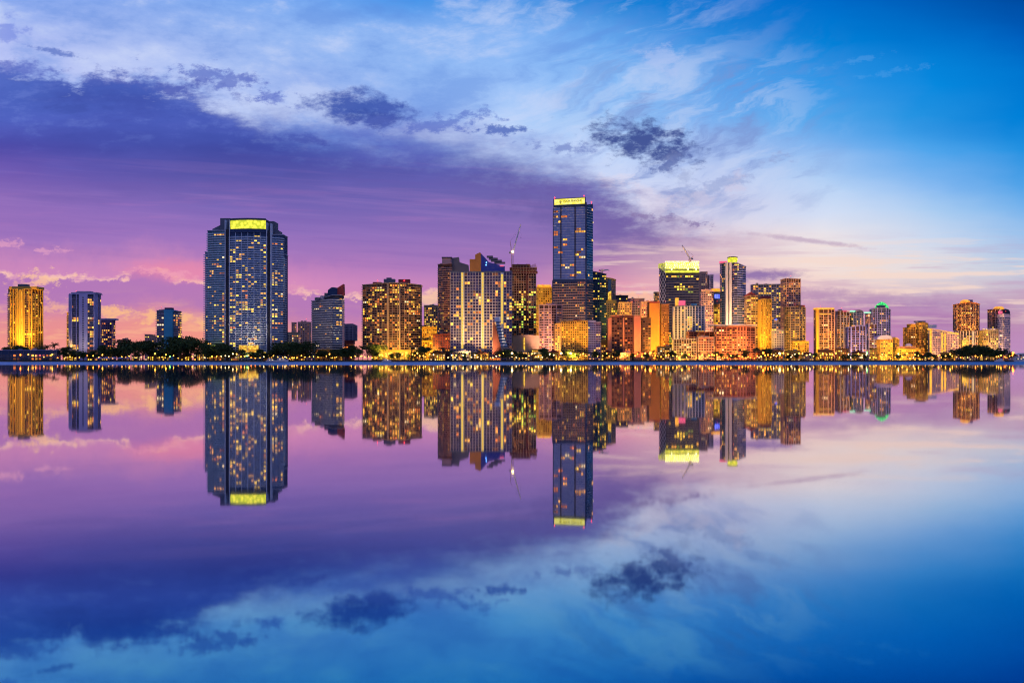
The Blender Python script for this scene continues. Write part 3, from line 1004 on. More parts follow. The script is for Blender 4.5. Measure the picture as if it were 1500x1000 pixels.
# 9 brown balcony tower behind the grid tower
t = Tower('apartment_tower', 'rose brown tower with stacked balconies left of the pale grid tower', 'tower', 665, 1580)
t.body([(641.5, 1592), (650, 1580), (661.5, 1580)], [387.5, 387, 386], 22, fh=3.5, bw=3.4, wall='brown', slab=(1.0, .8), balc=True, slabmat='pink', win=(.8, .5), lit=.12, pal='warm', glass='g_brown', hot=[(655, 662, 400, 515, .5)])
t.box('lift_tower', 647.5, 660, 378, 386.8, 1584, 14, 'pink')
t.box('roof_slab', 647, 662, 376.3, 377.9, 1583, 16, 'dark')
t.poly('roof_wing', [(661, 386), (661, 378), (672, 376.5), (673, 384), (686, 388), (687, 398), (661, 398)], 1588, 14, 'slate')
t.finish()

# 10 pale grid tower
def grid_tower():
    t = Tower('residential_tower', 'pale grey grid fronted slab tower with three glowing yellow vertical strips', 'tower', 705, 1480)
    t.body([(660, 1482), (750, 1478)], 398.5, 24, fh=4.35, bw=4.1, wall='slate', slab=(.75, .8), pier=(.7, .8), piermat='cream', win=(.95, .86), lit=.12, pal='warm', glass='g_violet', run=.45,
           hot=[(660, 676, 415, 425, .4), (660, 676, 458, 464, .85), (686, 698, 400, 408, .7), (684, 700, 425, 475, .35), (712, 722, 430, 445, .6), (738, 750, 440, 470, .6)], cornice=(1.6, .5))
    for (a, b, y1) in ((675.8, 678.4, 510), (705.6, 708.2, 510), (734.2, 736.8, 474)):
        m = MB()
        zz = Z(y1, 1476)
        while zz < Z(400, 1476) - 1.5:
            m.box(X(a, 1476), 1476, zz, X(b, 1476), 1478.2, zz + 3.6); zz += 4.35
        t.part(m, 'light_strip', 'strip_yellow')
        t.box('strip_frame', a - .9, b + .9, 399, 524, 1477.2, 2.2, 'white')
    t.box('penthouse', 688, 699.5, 379.5, 397, 1480, 14, 'orange')
    t.poly('roof_fin', [(696, 397), (696, 373), (703, 369.5), (704.5, 371), (704.5, 397)], 1478.6, 10, 'orange')
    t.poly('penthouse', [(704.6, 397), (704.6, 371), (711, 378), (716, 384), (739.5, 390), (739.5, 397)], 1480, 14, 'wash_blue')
    for k, (x0, x1, y0) in enumerate(((713, 722, 374.5), (716, 729, 377.5), (719, 735, 380.5), (724, 740, 383.5))):
        t.box('roof_terrace', x0, x1, y0, y0 + 2.2, 1488 - k, 10, 'slate')
        t.box('terrace_rail', x0, x1 + .3, y0 + 1.2, y0 + 2.0, 1487.6 - k, .3, 'beige')
    for (x, y) in ((712.5, 384.5), (712, 388)):
        m = MB(); m.lathe([(.2, Z(y, 1479) - 1), (1.0, Z(y, 1479)), (.2, Z(y, 1479) + 1)], X(x, 1479), 1479, 10); t.part(m, 'roof_lamp', 'glow_blue')
    t.box('roof_sign', 732, 738, 388.6, 390.2, 1479.4, .5, 'strip_pink')
    t.finish()


grid_tower()

# 11 ziggurat in front
t = Tower('office_building', 'small stepped building with red sloping edge and blue cube on top', 'building', 736, 1450)
t.poly('sloping_wall', [(721.5, 521), (722.2, 471), (724, 471), (737, 521)], 1446, 14, 'rust')
for k in range(10):
    y = 515 - k * 4.4
    t.box('terrace', 726.5 + (9 - k) * .9, 746 - k * 1.5, y - 2.1, y, 1448 + k * .35, 12, 'bluewhite')
    t.box('storey', 727 + (9 - k) * .9, 745.4 - k * 1.5, y - 4.35, y - 2.15, 1449 + k * .35, 10, 'g_blue')
t.box('roof_cube', 724.5, 733, 464, 471, 1452, 10, 'bluewhite')
t.box('entrance_block', 735, 748, 508.5, 524, 1444, 4, 'beige')
for k in range(4): t.box('window', 736, 747, 510 + k * 3.4, 511.6 + k * 3.4, 1443.7, .25, 'g_dark')
t.finish()

# 12 tower under construction and its crane
def site_tower():
    t = Tower('unfinished_tower', 'raw concrete tower under construction with ragged scaffolded top', 'tower', 767, 1560)
    t.body([(749.5, 1562), (767, 1556), (785, 1564)], [395, 394, 396], 22, fh=3.9, bw=4.2, wall='brown', slab=(.8, .7), slabmat='beige', pier=(.7, .5), win=(.8, .62), lit=.02, pal='grn', glass='g_brown', run=.4,
           hot=[(749, 784, 425, 480, .3), (765, 772, 425, 480, .7)], cornice=(.9, 1.2))
    t.box('top_slab', 746.5, 786.5, 391.5, 394.5, 1554, 26, 'rust')
    t.box('safety_deck', 748, 787.5, 397, 401, 1552, 1, 'rust')
    t.box('core_wall', 750, 777, 387, 391.3, 1562, 12, 'rust')
    rng = random.Random(4)
    m = MB()
    for k in range(26):
        x = 749 + 37 * k / 25; h = rng.uniform(1.5, 6)
        m.box(X(x, 1556), 1556, Z(391.4, 1556), X(x + .5, 1556), 1556.5, Z(391.4, 1556) + h)
    t.part(m, 'rebar', 'rust')
    m = MB()
    for k in range(9):
        x = 750 + 4.2 * k
        m.box(X(x, 1551), 1551, Z(402, 1551), X(x, 1551) + .4, 1551.4, Z(388.5, 1551))
    for y in (389, 392.5, 396, 400): m.box(X(750, 1551), 1551.42, Z(y, 1551), X(786, 1551), 1551.7, Z(y, 1551) + .4)
    t.part(m, 'scaffold', 'beige')
    t.box('hoist_mast', 771, 773, 403, 520, 1553.5, 2, 'rust')
    t.finish()


site_tower()


def crane(label, px, Y, ybase, ycab, jib, mast_w=2.4, ajib=None, lampy=None, r=.55):
    """luffing tower crane: mast, cab, jib, rear frame"""
    o = bpy.data.objects.new('tower_crane', None); COL.objects.link(o)
    x = X(px, Y); zb = Z(ybase, Y); zc = Z(ycab, Y)
    o.location = (x, Y, zb); tag(o, label, 'crane')
    def part(m, name, mat):
        m.v = [(a - x, b - Y, c - zb) for a, b, c in m.v]
        return m.build(name, MATS[mat], o)
    m = MB(); w = mast_w / 2
    for sx in (-w, w):
        for sy in (-w, w): m.bar((x + sx, Y + sy, zb), (x + sx, Y + sy, zc), .6)
    n = max(3, int((zc - zb) / 2.2))
    for k in range(n):
        za = zb + (zc - zb) * k / n; z2 = zb + (zc - zb) * (k + 1) / n
        s = -1 if k % 2 else 1
        m.bar((x - w * s, Y - w, za), (x + w * s, Y - w, z2), .12); m.bar((x - w * s, Y + w, za), (x + w * s, Y + w, z2), .12)
    part(m, 'mast', 'pink')
    m = MB(); m.box(x - 2.4, Y - 1.4, zc, x + 3.0, Y + 1.4, zc + .8); m.box(x + .2, Y - 1.6, zc + .8, x + 2.2, Y + .4, zc + 3.0); part(m, 'cab', 'white')
    jx, jy = X(jib[0], Y), Z(jib[1], Y)
    m = MB(); a = Vector((x + .6, Y, zc + .8)); b = Vector((jx, Y, jy)); d = b - a; nrm = Vector((-d.z, 0, d.x)).normalized()
    for (off, yy) in ((-.7, -.5), (-.7, .5), (.8, 0)):
        m.bar(a + nrm * off + Vector((0, yy, 0)), b + Vector((0, yy * .4, 0)) + nrm * off * .3, .62)
    n = int(d.length / 2.0)
    for k in range(n):
        f0, f1 = k / n, (k + 1) / n
        o0, o1 = (-.7, .8) if k % 2 else (.8, -.7)
        m.bar(a + d * f0 + nrm * o0 * (1 - .7 * f0), a + d * f1 + nrm * o1 * (1 - .7 * f1), .2)
    part(m, 'jib', 'white')
    m = MB(); s = -1 if jx > x else 1
    ax, az = (X(ajib[0], Y), Z(ajib[1], Y)) if ajib else (x + s * 2.5, zc + 9)
    m.bar((x + s * .5, Y - .6, zc + .8), (ax, Y, az), .3); m.bar((x + s * 2.0, Y + .6, zc + .8), (ax, Y, az), .22)
    part(m, 'rear_frame', 'pink')
    m = MB(); m.bar((ax, Y, az), a + d * .75 + nrm * .4, .07); m.bar((ax, Y, az), a + d * .98, .07); part(m, 'stay_cable', 'black')
    m = MB(); m.box(x + s * 2.6, Y - 1.1, zc - .2, x + s * 5.2, Y + 1.1, zc + 2.2); part(m, 'counterweight', 'slate')
    m = MB(); m.bar((jx, Y, jy), (jx, Y, jy - (jy - zc) * .45), .06); m.box(jx - .4, Y - .3, jy - (jy - zc) * .45 - 1.2, jx + .4, Y + .3, jy - (jy - zc) * .45); part(m, 'hook', 'black')
    if lampy:
        zl = Z(lampy, Y)
        m = MB(); m.lathe([(.3, zl - 1.6), (1.5, zl - .9), (1.9, zl), (1.5, zl + .9), (.3, zl + 1.6)], x + .6, Y - 2.6, 12); part(m, 'work_lamp', 'glow_crane')
        m = MB(); m.box(x - 1.2, Y - 2.2, zl - .4, x + 2.2, Y - .3, zl + .2); part(m, 'lamp_bracket', 'grey')
    return o


glow_mat('glow_crane', (1, .75, .25), 10.0)
crane('pale luffing crane with a bright work lamp atop the unfinished tower', 750.5, 1566, 390, 371, (763, 328.5), ajib=(747.5, 353), lampy=369)
crane('thin slanting crane above the yellow crowned black tower', 1010.5, 1600, 384, 380, (999, 359), ajib=(1016, 374.5))
crane('small crane on the roofs right of the tallest glass tower', 881.5, 1780, 406, 397, (892, 395), ajib=(880.5, 394), r=.5)

t = Tower('parking_podium', 'flat tan podium below the unfinished tower', 'building', 772, 1500)
t.body([(751, 1500), (767.5, 1500), (790, 1504)], [492, 491, 492], 20, fh=8, bw=14, wall='beige', slab=(1.0, .5), win=(.0, .0), lit=0)
t.box('lit_bay', 767, 769, 494, 520, 1498.6, 1, 'lit_goldwash')
t.finish()

# 13 gold tower behind
t = Tower('apartment_tower', 'gleaming gold tower seen left of the tallest glass tower', 'tower', 797, 1800)
t.body([(785, 1800), (789, 1794), (805, 1794), (811, 1800)], [421, 421, 421, 421], 20, fh=4.2, bw=3.6, wall='gold', slab=(.6, .5), pier=(.6, .5), win=(.6, .5), lit=.7, pal='gold', glass='g_brown', run=.2)
t.box('crown', 787, 807, 417, 420, 1796, 16, 'crown_amber')
t.finish()

# 14 pinkish residential tower
t = Tower('apartment_tower', 'pink white balconied tower just left of the tallest glass tower base', 'tower', 805, 1520)
t.body([(790, 1524), (797, 1520), (807.5, 1518), (815, 1520), (823, 1526)], 447, 22, fh=3.75, bw=4.3, wall='brown', slab=(1.7, 1.0), slabmat='pink', pier=(1.1, .9, 2), win=(.7, .42), lit=.3, pal='warm', glass='g_brown',
       segs={2: dict(win=(.6, .6), slab=(.6, .4), lit=.2)}, cornice=(1.4, .6))
t.box('roof_plant', 800, 812, 444, 446, 1526, 10, 'purple')
t.finish()


# 15 tallest tower
def glass_tower():
    t = Tower('skyscraper', 'tallest blue glass skyscraper with a yellow lit sign band at its top', 'skyscraper', 838, 1600)
    zsplit = 409
    t.body([(811, 1604), (858, 1594), (868.5, 1612)], [302, 300, 298.5], 34, base=zsplit, fh=4.1, bw=3.6, wall='navy', slab=(.6, .4), slabmat='bluewhite', win=(.97, .76), lit=.012, pal='warm', glass='g_sky', run=.5,
           hot=[(811, 818, 308, 318, .5), (818, 856, 317, 321, .5), (840, 858, 336, 341, .9), (811, 818, 340, 345, 1.0), (824, 832, 349, 353, .9), (840, 858, 369, 380, .75), (836, 846, 386, 392, .7), (811, 824, 388, 394, .5), (835, 848, 398, 404, .4)],
           segs={1: dict(glass='g_teal', lit=.03)}, cornice=None)
    t.body([(810, 1603), (858.8, 1593), (869, 1612)], zsplit, 34, fh=4.1, bw=3.6, wall='navy', slab=(1.5, .8), slabmat='beige', win=(.7, .5), lit=.08, pal='warm', glass='g_dark', run=.5,
           hot=[(842, 858, 408, 460, .42), (811, 842, 420, 470, .1)], segs={1: dict(glass='g_teal', slab=(1.0, .5), lit=.1)}, cornice=None)
    t.box('corner_fin', 857.4, 859.6, 296, 528, 1591.5, 3, 'navy')
    t.box('mullion_strip', 820.8, 822.4, 303, 408, 1600.5, 2, 'dark')
    t.box('mullion_strip', 841.6, 843.2, 303, 408, 1596, 2, 'dark')
    # crown box and sign band
    m = MB(); foot = [(X(811, 1604), 1604), (X(858, 1594), 1594), (X(858, 1594), 1616), (X(811, 1604), 1616)]
    m.prism(foot, [Z(302, 1604) + .02, Z(300, 1594) + .02, Z(300, 1594) + .02, Z(302, 1604) + .02], [Z(291.2, 1604), Z(288.6, 1594), Z(288.6, 1594), Z(291.2, 1604)])
    t.part(m, 'crown_wall', 'navy')
    a = Vector((X(812, 1604), 1603.2)); b = Vector((X(856.5, 1594), 1593.4)); d = b - a
    m = MB()
    z0a, z1a, z0b, z1b = Z(300.4, 1604), Z(292.2, 1604), Z(298.4, 1594), Z(289.8, 1594)
    m.prism([(a.x, a.y), (b.x, b.y), (b.x, b.y + .4), (a.x, a.y + .4)], [z0a, z0b, z0b, z0a], [z1a, z1b, z1b, z1a])
    band = t.part(m, 'sign_band', 'sign_yellow')
    cu = bpy.data.curves.new('lettering', 'FONT'); cu.body = 'FOUR SEASONS'; cu.size = 5.0; cu.extrude = .12; cu.offset = .06; cu.align_x = 'LEFT'
    tmp = bpy.data.objects.new('lettering_source', cu); COL.objects.link(tmp)
    bpy.context.view_layer.update()
    me = bpy.data.meshes.new_from_object(tmp)
    bpy.data.objects.remove(tmp)
    me.materials.clear(); me.materials.append(MATS['black'])
    s = put('lettering', me, t.o)
    wid = max(v.co.x for v in me.vertices)
    ang = atan2(d.y, d.x); tilt = atan2((z0b - z0a), d.length)
    q = a + d * .30
    s.location = Vector((q.x, q.y - .25, z0a + 4.0 + (z0b - z0a) * .30)) - t.L
    s.rotation_euler = (Matrix.Rotation(ang, 4, 'Z') @ Matrix.Rotation(-tilt, 4, 'Y') @ Matrix.Rotation(pi / 2, 4, 'X')).to_euler()
    k = d.length * .6 / wid; s.scale = (k, .82, 1)
    # small tree shaped emblem
    m = MB(); q = a + d * .2; zq = z0a + (z0b - z0a) * .2 + 1.0
    m.bar((q.x, q.y - .3, zq), (q.x, q.y - .3, zq + 5.5), .35)
    for k2, (hx, hz) in enumerate(((2.2, 3.2), (2.0, 4.4), (1.2, 5.6))):
        for s2 in (-1, 1): m.bar((q.x, q.y - .3, zq + hz - 1.6), (q.x + s2 * hx, q.y - .3, zq + hz), .3)
    t.part(m, 'emblem', 'black')
    for (x, y, Y) in ((812.5, 290.3, 1602), (855.5, 287.5, 1596), (866.5, 296.8, 1608)):
        m = MB(); z = Z(y, Y); m.bar((X(x, Y), Y, z - 2.2), (X(x, Y), Y, z), .2); m.lathe([(.3, z), (1.1, z + .8), (.3, z + 1.8)], X(x, Y), Y, 8); t.part(m, 'beacon', 'glow_red')
    for y in (326, 353): 
        m = MB(); m.lathe([(.2, Z(y, 1612) - .9), (.9, Z(y, 1612)), (.2, Z(y, 1612) + .9)], X(868.9, 1612), 1611, 8); t.part(m, 'facade_lamp', 'lit_white')
    t.finish()


glass_tower()

# 16 right neighbours of the tall tower
t = Tower('office_tower', 'teal glass office tower with green gold windows right behind the tallest tower', 'tower', 876, 1700)
t.body([(865, 1702), (878.5, 1698), (888, 1704)], [397, 399.5, 402], 24, fh=4.3, bw=3.8, wall='navy', slab=(.5, .3), win=(.7, .5), lit=.18, pal='grn', glass='g_teal', run=.5,
       hot=[(866, 888, 404, 420, .5), (866, 884, 436, 440, .9), (868, 888, 445, 520, .28)])
t.finish()
t = Tower('office_tower', 'angular dark glass tower with a gold reflecting strip', 'tower', 892, 1760)
t.body([(880, 1764), (890, 1756), (896, 1756), (902, 1764)], [405.5, 407, 408, 410], 22, fh=4.4, bw=3.6, wall='olive', slab=(.5, .3), win=(.84, .66), lit=.1, pal='grn', glass='g_grey', segs={1: dict(win=(0, 0), slab=None)})
t.poly('reflecting_strip', [(890.3, 437), (890.3, 409), (895.6, 409.5), (895.6, 433)], 1754.6, 1, 'g_blue')
t.poly('lit_strip', [(890.6, 445), (890.6, 428), (895.3, 426), (895.3, 445)], 1754.2, .3, 'lit_goldwash')  # gold reflection in the glass, painted as a glowing panel
t.body([(884, 1740), (904, 1740)], 440, 14, fh=4, bw=3.6, wall='olive', slab=(.8, .5), win=(.7, .5), lit=.15, pal='grn', glass='g_grey', name='podium')
t.finish()
t = Tower('office_tower', 'short black topped tower between glass and beige blocks', 'tower', 910, 1800)
t.body([(900, 1800), (920, 1800)], 433, 20, fh=4.2, bw=4, wall='dark', slab=(.6, .4), slabmat='slate', win=(.8, .5), lit=.12, pal='mix', glass='g_dark')
t.finish()
t = Tower('apartment_block', 'beige block with amber lights in front of the black topped tower', 'building', 913, 1720)
t.body([(904, 1720), (925, 1720)], [443, 443], 20, fh=3.8, bw=3.8, wall='beige', pier=(1.0, .6), slab=(.6, .4), win=(.55, .5), lit=.5, pal='warm')
t.finish()
t = Tower('apartment_block', 'plum topped block with orange windows behind the brown apartment slab', 'building', 932, 1740)
t.body([(919, 1740), (944, 1740)], 437.5, 20, fh=4, bw=4, wall='purple', slab=(1.0, .5), slabmat='violet', win=(.7, .5), lit=.4, pal='red')
t.finish()
t = Tower('apartment_block', 'pinkish cream block with a dotted front left of the orange slab', 'building', 947, 1700)
t.body([(938, 1700), (959, 1700)], [442, 441], 20, fh=4, bw=3.5, wall='pink', pier=(1.2, .5), slab=(1.0, .4), win=(.5, .5), lit=.4, pal='warm')
t.finish()

# 17 golden twin in front of the tallest tower
t = Tower('apartment_tower', 'squat tower flooded yellow with gridded front below the tallest tower', 'tower', 840, 1470)
t.body([(822.5, 1472), (861, 1468)], [471.5, 470.5], 20, fh=3.35, bw=3.3, wall='brown', slabmat='gold', slab=(1.4, 1.0), pier=(1.0, .9), piermat='gold', win=(.66, .42), lit=.3, pal='gold', glass='g_brown', run=.2, cornice=(1, .5))
t.box('roof_plant', 840, 852, 468, 470, 1476, 10, 'red')
t.finish()
t = Tower('apartment_tower', 'violet shaded balcony block joined to the right of the yellow flooded tower', 'tower', 871, 1474)
t.body([(861.4, 1469), (872.5, 1476)], 470, 20, fh=3.35, bw=3.8, wall='lilac', slab=(1.3, .8), slabmat='lilac', win=(.8, .5), lit=.08, pal='warm', glass='g_violet')
t.body([(873, 1478), (879.5, 1480)], 472, 18, fh=3.35, bw=3.2, wall='purple', slab=(1.2, .8), balc=True, slabmat='lilac', win=(.8, .5), lit=.12, pal='warm', glass='g_violet')
t.finish()
t = Tower('apartment_block', 'narrow amber balcony block wedged left of the yellow flooded tower', 'building', 819, 1500)
t.body([(813, 1500), (824, 1500)], 474, 18, fh=3.4, bw=3.4, wall='gold', slab=(1.0, .6), win=(.6, .5), lit=.5, pal='gold')
t.finish()
t = Tower('pavilion', 'round arched gold lit pavilion between violet block and brown slab', 'building', 884, 1500)
t.body([(880.5, 1500), (891, 1500)], 503, 12, fh=4, bw=4, wall='gold', win=(.6, .5), lit=.7, pal='gold')
m = MB(); m.lathe([(6, Z(503, 1500)), (5.6, Z(500, 1500)), (4, Z(497, 1500)), (.5, Z(495.5, 1500))], X(885, 1506), 1506, 16); t.part(m, 'dome', 'gold')
t.finish()

# 18 brown slab with orange panels
t = Tower('apartment_slab', 'dark brown windowed slab edged by pale orange end walls', 'building', 912, 1480)
t.body([(896, 1484), (927, 1478)], [465, 463.2], 20, fh=3.55, bw=3.7, wall='rust', slab=(.35, .4), pier=(.45, .45), win=(.8, .66), lit=.12, pal='red', glass='g_brown', run=.3, cornice=(1, .4), piermat='brown')
t.poly('end_wall', [(891, 525), (891, 466), (895.9, 465), (895.9, 525)], 1483, 16, 'salmon')
t.box('rib', 912.5, 914.5, 465, 524, 1479.2, 2, 'salmon')
t.box('roof_beam', 895, 928, 461.5, 463, 1482, 14, 'salmon')
t.finish()
t = Tower('apartment_slab', 'twin slab of plain salmon wall and dark brown balconies', 'building', 942, 1480)
t.box('end_wall', 928.5, 939, 462.5, 528, 1474, 20, 'salmon')
t.body([(939.2, 1478), (953.5, 1480)], 466, 18, fh=3.5, bw=3.8, wall='brown', slab=(.7, .6), slabmat='brown', win=(.8, .6), lit=.15, pal='red', glass='g_brown')
t.finish()
# 19 orange slab
t = Tower('apartment_slab', 'plain orange end wall tower flooded by street light below red roof edge', 'tower', 963, 1520)
t.box('end_wall', 951, 966.5, 444, 528, 1516, 22, 'orange')
t.body([(966.7, 1517), (980, 1530)], 446, 20, fh=3.4, bw=3.2, wall='orange', slab=(.8, .4), win=(.5, .45), lit=.45, pal='gold', glass='g_brown', run=.2)
t.box('roof_edge', 951, 967, 441.5, 443.8, 1515, 24, 'red')
t.finish()
t = Tower('office_tower', 'slender amber tower peeking out left of the yellow crowned black tower', 'tower', 960, 1720)
t.body([(957.5, 1720), (966, 1720)], 428, 18, fh=4, bw=3.4, wall='beige', slab=(.7, .5), win=(.7, .5), lit=.4, pal='gold')
t.finish()


# 20 black tower with the yellow crown
def crown_tower():
    t = Tower('office_tower', 'black banded tower with a blazing yellow lattice crown and white netted side', 'tower', 995, 1620)
    t.body([(965.5, 1634), (975, 1618), (1024, 1616)], [392, 399.5, 399.5], 26, fh=4.2, bw=4.6, wall='dark', slab=(1.0, .5), slabmat='olive', win=(.9, .6), lit=.05, pal='grn', glass='g_dark', run=.5,
           hot=[(985, 1010, 403, 408, .5), (988, 1012, 417, 427, .7), (975, 986, 488, 505, .8), (1014, 1024, 408, 414, .7)], segs={0: dict(win=(0, 0), slab=None)}, cornice=None)
    # white netted side
    m = MB(); a = Vector((X(965.5, 1633.2), 1633.2)); b = Vector((X(975, 1617.2), 1617.2)); n = 5; zt, zb = Z(389, 1620), Z(470, 1620); rows = 20
    for r in range(rows):
        for c in range(n):
            p0 = a.lerp(b, c / n); p1 = a.lerp(b, (c + 1) / n); za = zb + (zt - zb) * r / rows; z2 = zb + (zt - zb) * (r + 1) / rows
            if (r + c) % 2: p0, p1 = p1, p0
            m.bar((p0.x, p0.y, za), (p1.x, p1.y, z2), .42)
    t.part(m, 'netted_screen', 'white')
    m = MB(); m.prism([(X(965.5, 1634), 1634.4), (X(975, 1618), 1618.4), (X(1024, 1616), 1616.4), (X(1024, 1616), 1640), (X(965.5, 1634), 1644)],
                      [Z(392, 1634) + .02, Z(399.5, 1618) + .02, Z(399.5, 1616) + .02, Z(399.5, 1616) + .02, Z(392, 1634) + .02],
                      [Z(386, 1634), Z(384.5, 1618), Z(384, 1616), Z(384, 1616), Z(386, 1634)])
    t.part(m, 'crown_wall', 'crown_dim')
    m = MB(); za, zz = Z(392.5, 1616), Z(383, 1616); xs = [X(974.5 + 49.5 * k / 16, 1615.4) for k in range(17)]
    for k in range(16):
        m.bar((xs[k], 1615.4, za), (xs[k + 1], 1615.4, zz), .55); m.bar((xs[k + 1], 1615.4, za), (xs[k], 1615.4, zz), .55)
    for z in (za, zz, (za + zz) / 2): m.bar((xs[0], 1615.2, z), (xs[-1], 1615.2, z), .5)
    t.part(m, 'crown_lattice', 'crown_gold')
    t.box('crown_band', 974.6, 1024.2, 396.4, 399.2, 1615, 1, 'crown_yellow')
    for x in (984, 1008, 1020): 
        m = MB(); m.lathe([(.2, Z(394.4, 1613) - .9), (1.5, Z(394.4, 1613)), (.2, Z(394.4, 1613) + .9)], X(x, 1613), 1613.8, 8); t.part(m, 'crown_lamp', 'glow_crown')
    t.finish()


glow_mat('glow_crown', (1, 1, .5), 5.0)
screen_mat('crown_dim', (1, .9, .1), (.35, .35, .02), .8, .4)
crown_tower()

# 21 beige towers behind
t = Tower('apartment_tower', 'beige grey tower with dotted windows right behind the yellow crowned tower', 'tower', 1034, 1700)
t.body([(1024.5, 1700), (1036, 1698)], [398.5, 398.5], 20, fh=4, bw=3.4, wall='pink', pier=(1.1, .5), slab=(1.0, .4), win=(.5, .5), lit=.15, pal='warm')
t.body([(1036.2, 1702), (1044.5, 1706)], 403, 18, fh=4, bw=3.4, wall='violet', pier=(1.1, .5), slab=(1.0, .4), win=(.5, .5), lit=.1, pal='warm')
t.finish()
t = Tower('apartment_tower', 'lower tan tower with amber balconies in front of the beige grey tower', 'tower', 1035, 1640)
t.body([(1025, 1640), (1034, 1638), (1045, 1642)], [425, 424, 427], 20, fh=3.8, bw=3.5, wall='beige', slab=(1.0, .7), slabmat='pink', win=(.7, .5), lit=.3, pal='warm', glass='g_grey')
t.finish()
t = Tower('apartment_tower', 'yellow glowing tower slot left of the twin ribbed tower', 'tower', 1049, 1680)
t.body([(1043.5, 1680), (1057, 1680)], 446, 18, fh=3.6, bw=3.0, wall='gold', pier=(.5, .4), slab=(.5, .4), win=(.7, .6), lit=.85, pal='gold', run=.2)
t.box('upper_storeys', 1044, 1056, 427, 445.3, 1684, 14, 'slate')
t.box('roof_light_band', 1044, 1056, 422.5, 426.6, 1683, 14, 'crown_amber')
for k in range(3): t.box('window', 1047 + k * 2.6, 1049 + k * 2.6, 431, 437, 1683.7, .3, 'lit_blue')
t.finish()
t = Tower('apartment_tower', 'white and blue vertically striped tower with a red box on its roof', 'tower', 1008, 1540)
t.body([(985.5, 1544), (1003, 1538), (1014, 1538), (1031.5, 1540)], [449, 448, 448, 448.5], 22, fh=3.6, bw=4.4, wall='slate', pier=(1.4, 1.1), piermat='white', slab=(.5, .3), win=(.8, .6), lit=.12, pal='gold', glass='g_blue',
       segs={0: dict(pier=(2.6, .9), bw=5, lit=.05, glass='g_grey')}, hot=[(1000, 1016, 455, 485, .55), (1016, 1026, 465, 480, .4)], cornice=(1, .5))
t.box('roof_box', 990, 994, 436, 447.5, 1545, 8, 'crown_amber')
t.box('roof_box', 994.2, 1004, 440, 447.4, 1544, 8, 'strip_pink')
t.box('roof_box', 1013, 1021, 444.5, 447.4, 1544, 8, 'teal')
t.finish()


# 22 tall twin-ribbed tower
def ribbed_tower():
    t = Tower('residential_tower', 'tall tower with twin white ribs, red corner and yellow roof lantern', 'tower', 1073, 1600)
    t.body([(1054.5, 1606), (1063, 1600), (1072, 1600)], [386, 385, 385], 24, fh=3.7, bw=4.0, wall='slate', slab=(.5, .5), slabmat='grey', win=(.84, .62), lit=.2, pal='mix', glass='g_teal')
    t.body([(1072.2, 1598), (1080, 1596), (1092.5, 1606)], [385, 385, 391], 24, fh=3.7, bw=4.0, wall='slate', slab=(1.2, .8), slabmat='lilac', win=(.84, .5), lit=.1, pal='gold', glass='g_blue',
           segs={0: dict(slab=(.5, .4), lit=.3, glass='g_dark')}, hot=[(1080, 1092, 385, 392, .8)])
    t.box('rib', 1063, 1066.6, 384, 528, 1595, 8, 'white')
    t.box('rib', 1068.4, 1072, 384, 528, 1595, 8, 'white')
    t.box('corner_light', 1055, 1065, 382.5, 384.9, 1601, 8, 'strip_pink')
    m = MB(); z0, z1 = Z(384.5, 1600), Z(377, 1600)
    m.lathe([(6.5, z0), (8.2, z0 + 4), (8.2, z1 - 1.6), (6, z1)], X(1073, 1606), 1606, 16); t.part(m, 'roof_lantern', 'crown_yellow')
    m = MB(); m.lathe([(8.6, z1), (8.6, z1 + .9), (5, z1 + 1.8)], X(1073, 1606), 1606, 16); t.part(m, 'lantern_roof', 'olive')
    t.finish()


ribbed_tower()

t = Tower('apartment_tower', 'bronze tower with a small red gabled roof right of the ribbed tower', 'tower', 1100, 1580)
t.body([(1091, 1582), (1100, 1576), (1110, 1580)], [434, 433, 434], 20, fh=3.6, bw=3.8, wall='brown', slab=(1.3, 1.0), slabmat='beige', pier=(.6, .6, 2), win=(.8, .55), lit=.3, pal='gold', glass='g_brown', hot=[(1092, 1110, 440, 450, .7)])
t.poly('gabled_roof', [(1092, 433), (1100.5, 427.5), (1109, 433)], 1578, 14, 'red')
t.box('wall_block', 1108, 1114, 431, 528, 1586, 14, 'beige')
t.finish()
t = Tower('apartment_tower', 'gold ribbed tower between the bronze and the wide dark tower', 'tower', 1120, 1560)
t.body([(1111, 1562), (1121, 1556), (1129.5, 1562)], [439, 438, 438.5], 20, fh=3.5, bw=3.2, wall='brown', slabmat='gold', pier=(1.1, 1.1), slab=(.8, .7), win=(.7, .5), lit=.55, pal='gold', glass='g_brown', run=.3)
t.box('roof_plant', 1116, 1129, 433.5, 437.2, 1566, 10, 'red')
t.finish()
t = Tower('apartment_tower', 'wide dark slate tower with scattered gold windows and flat top', 'tower', 1124, 1660)
t.body([(1100, 1662), (1130, 1658), (1147.5, 1664)], [417, 416.5, 416.5], 24, fh=3.8, bw=4.4, wall='slate', slab=(.7, .6), slabmat='violet', pier=(.7, .7, 2), win=(.8, .58), lit=.25, pal='gold', glass='g_grey', run=.4,
       hot=[(1138, 1144, 420, 520, .5), (1100, 1104, 417, 430, .05)], segs={1: dict(slab=(1.0, .8))})
t.finish()
t = Tower('apartment_block', 'low violet block with a blue light in front of the wide dark tower', 'building', 1139, 1540)
t.body([(1130.5, 1540), (1148, 1540)], 484, 18, fh=3.5, bw=3.6, wall='violet', slab=(1.0, .6), pier=(.6, .5), win=(.7, .5), lit=.2, pal='warm', glass='g_violet')
t.box('roof_sign', 1135, 1138.5, 467, 469, 1640, 1, 'wash_sign')
t.finish()

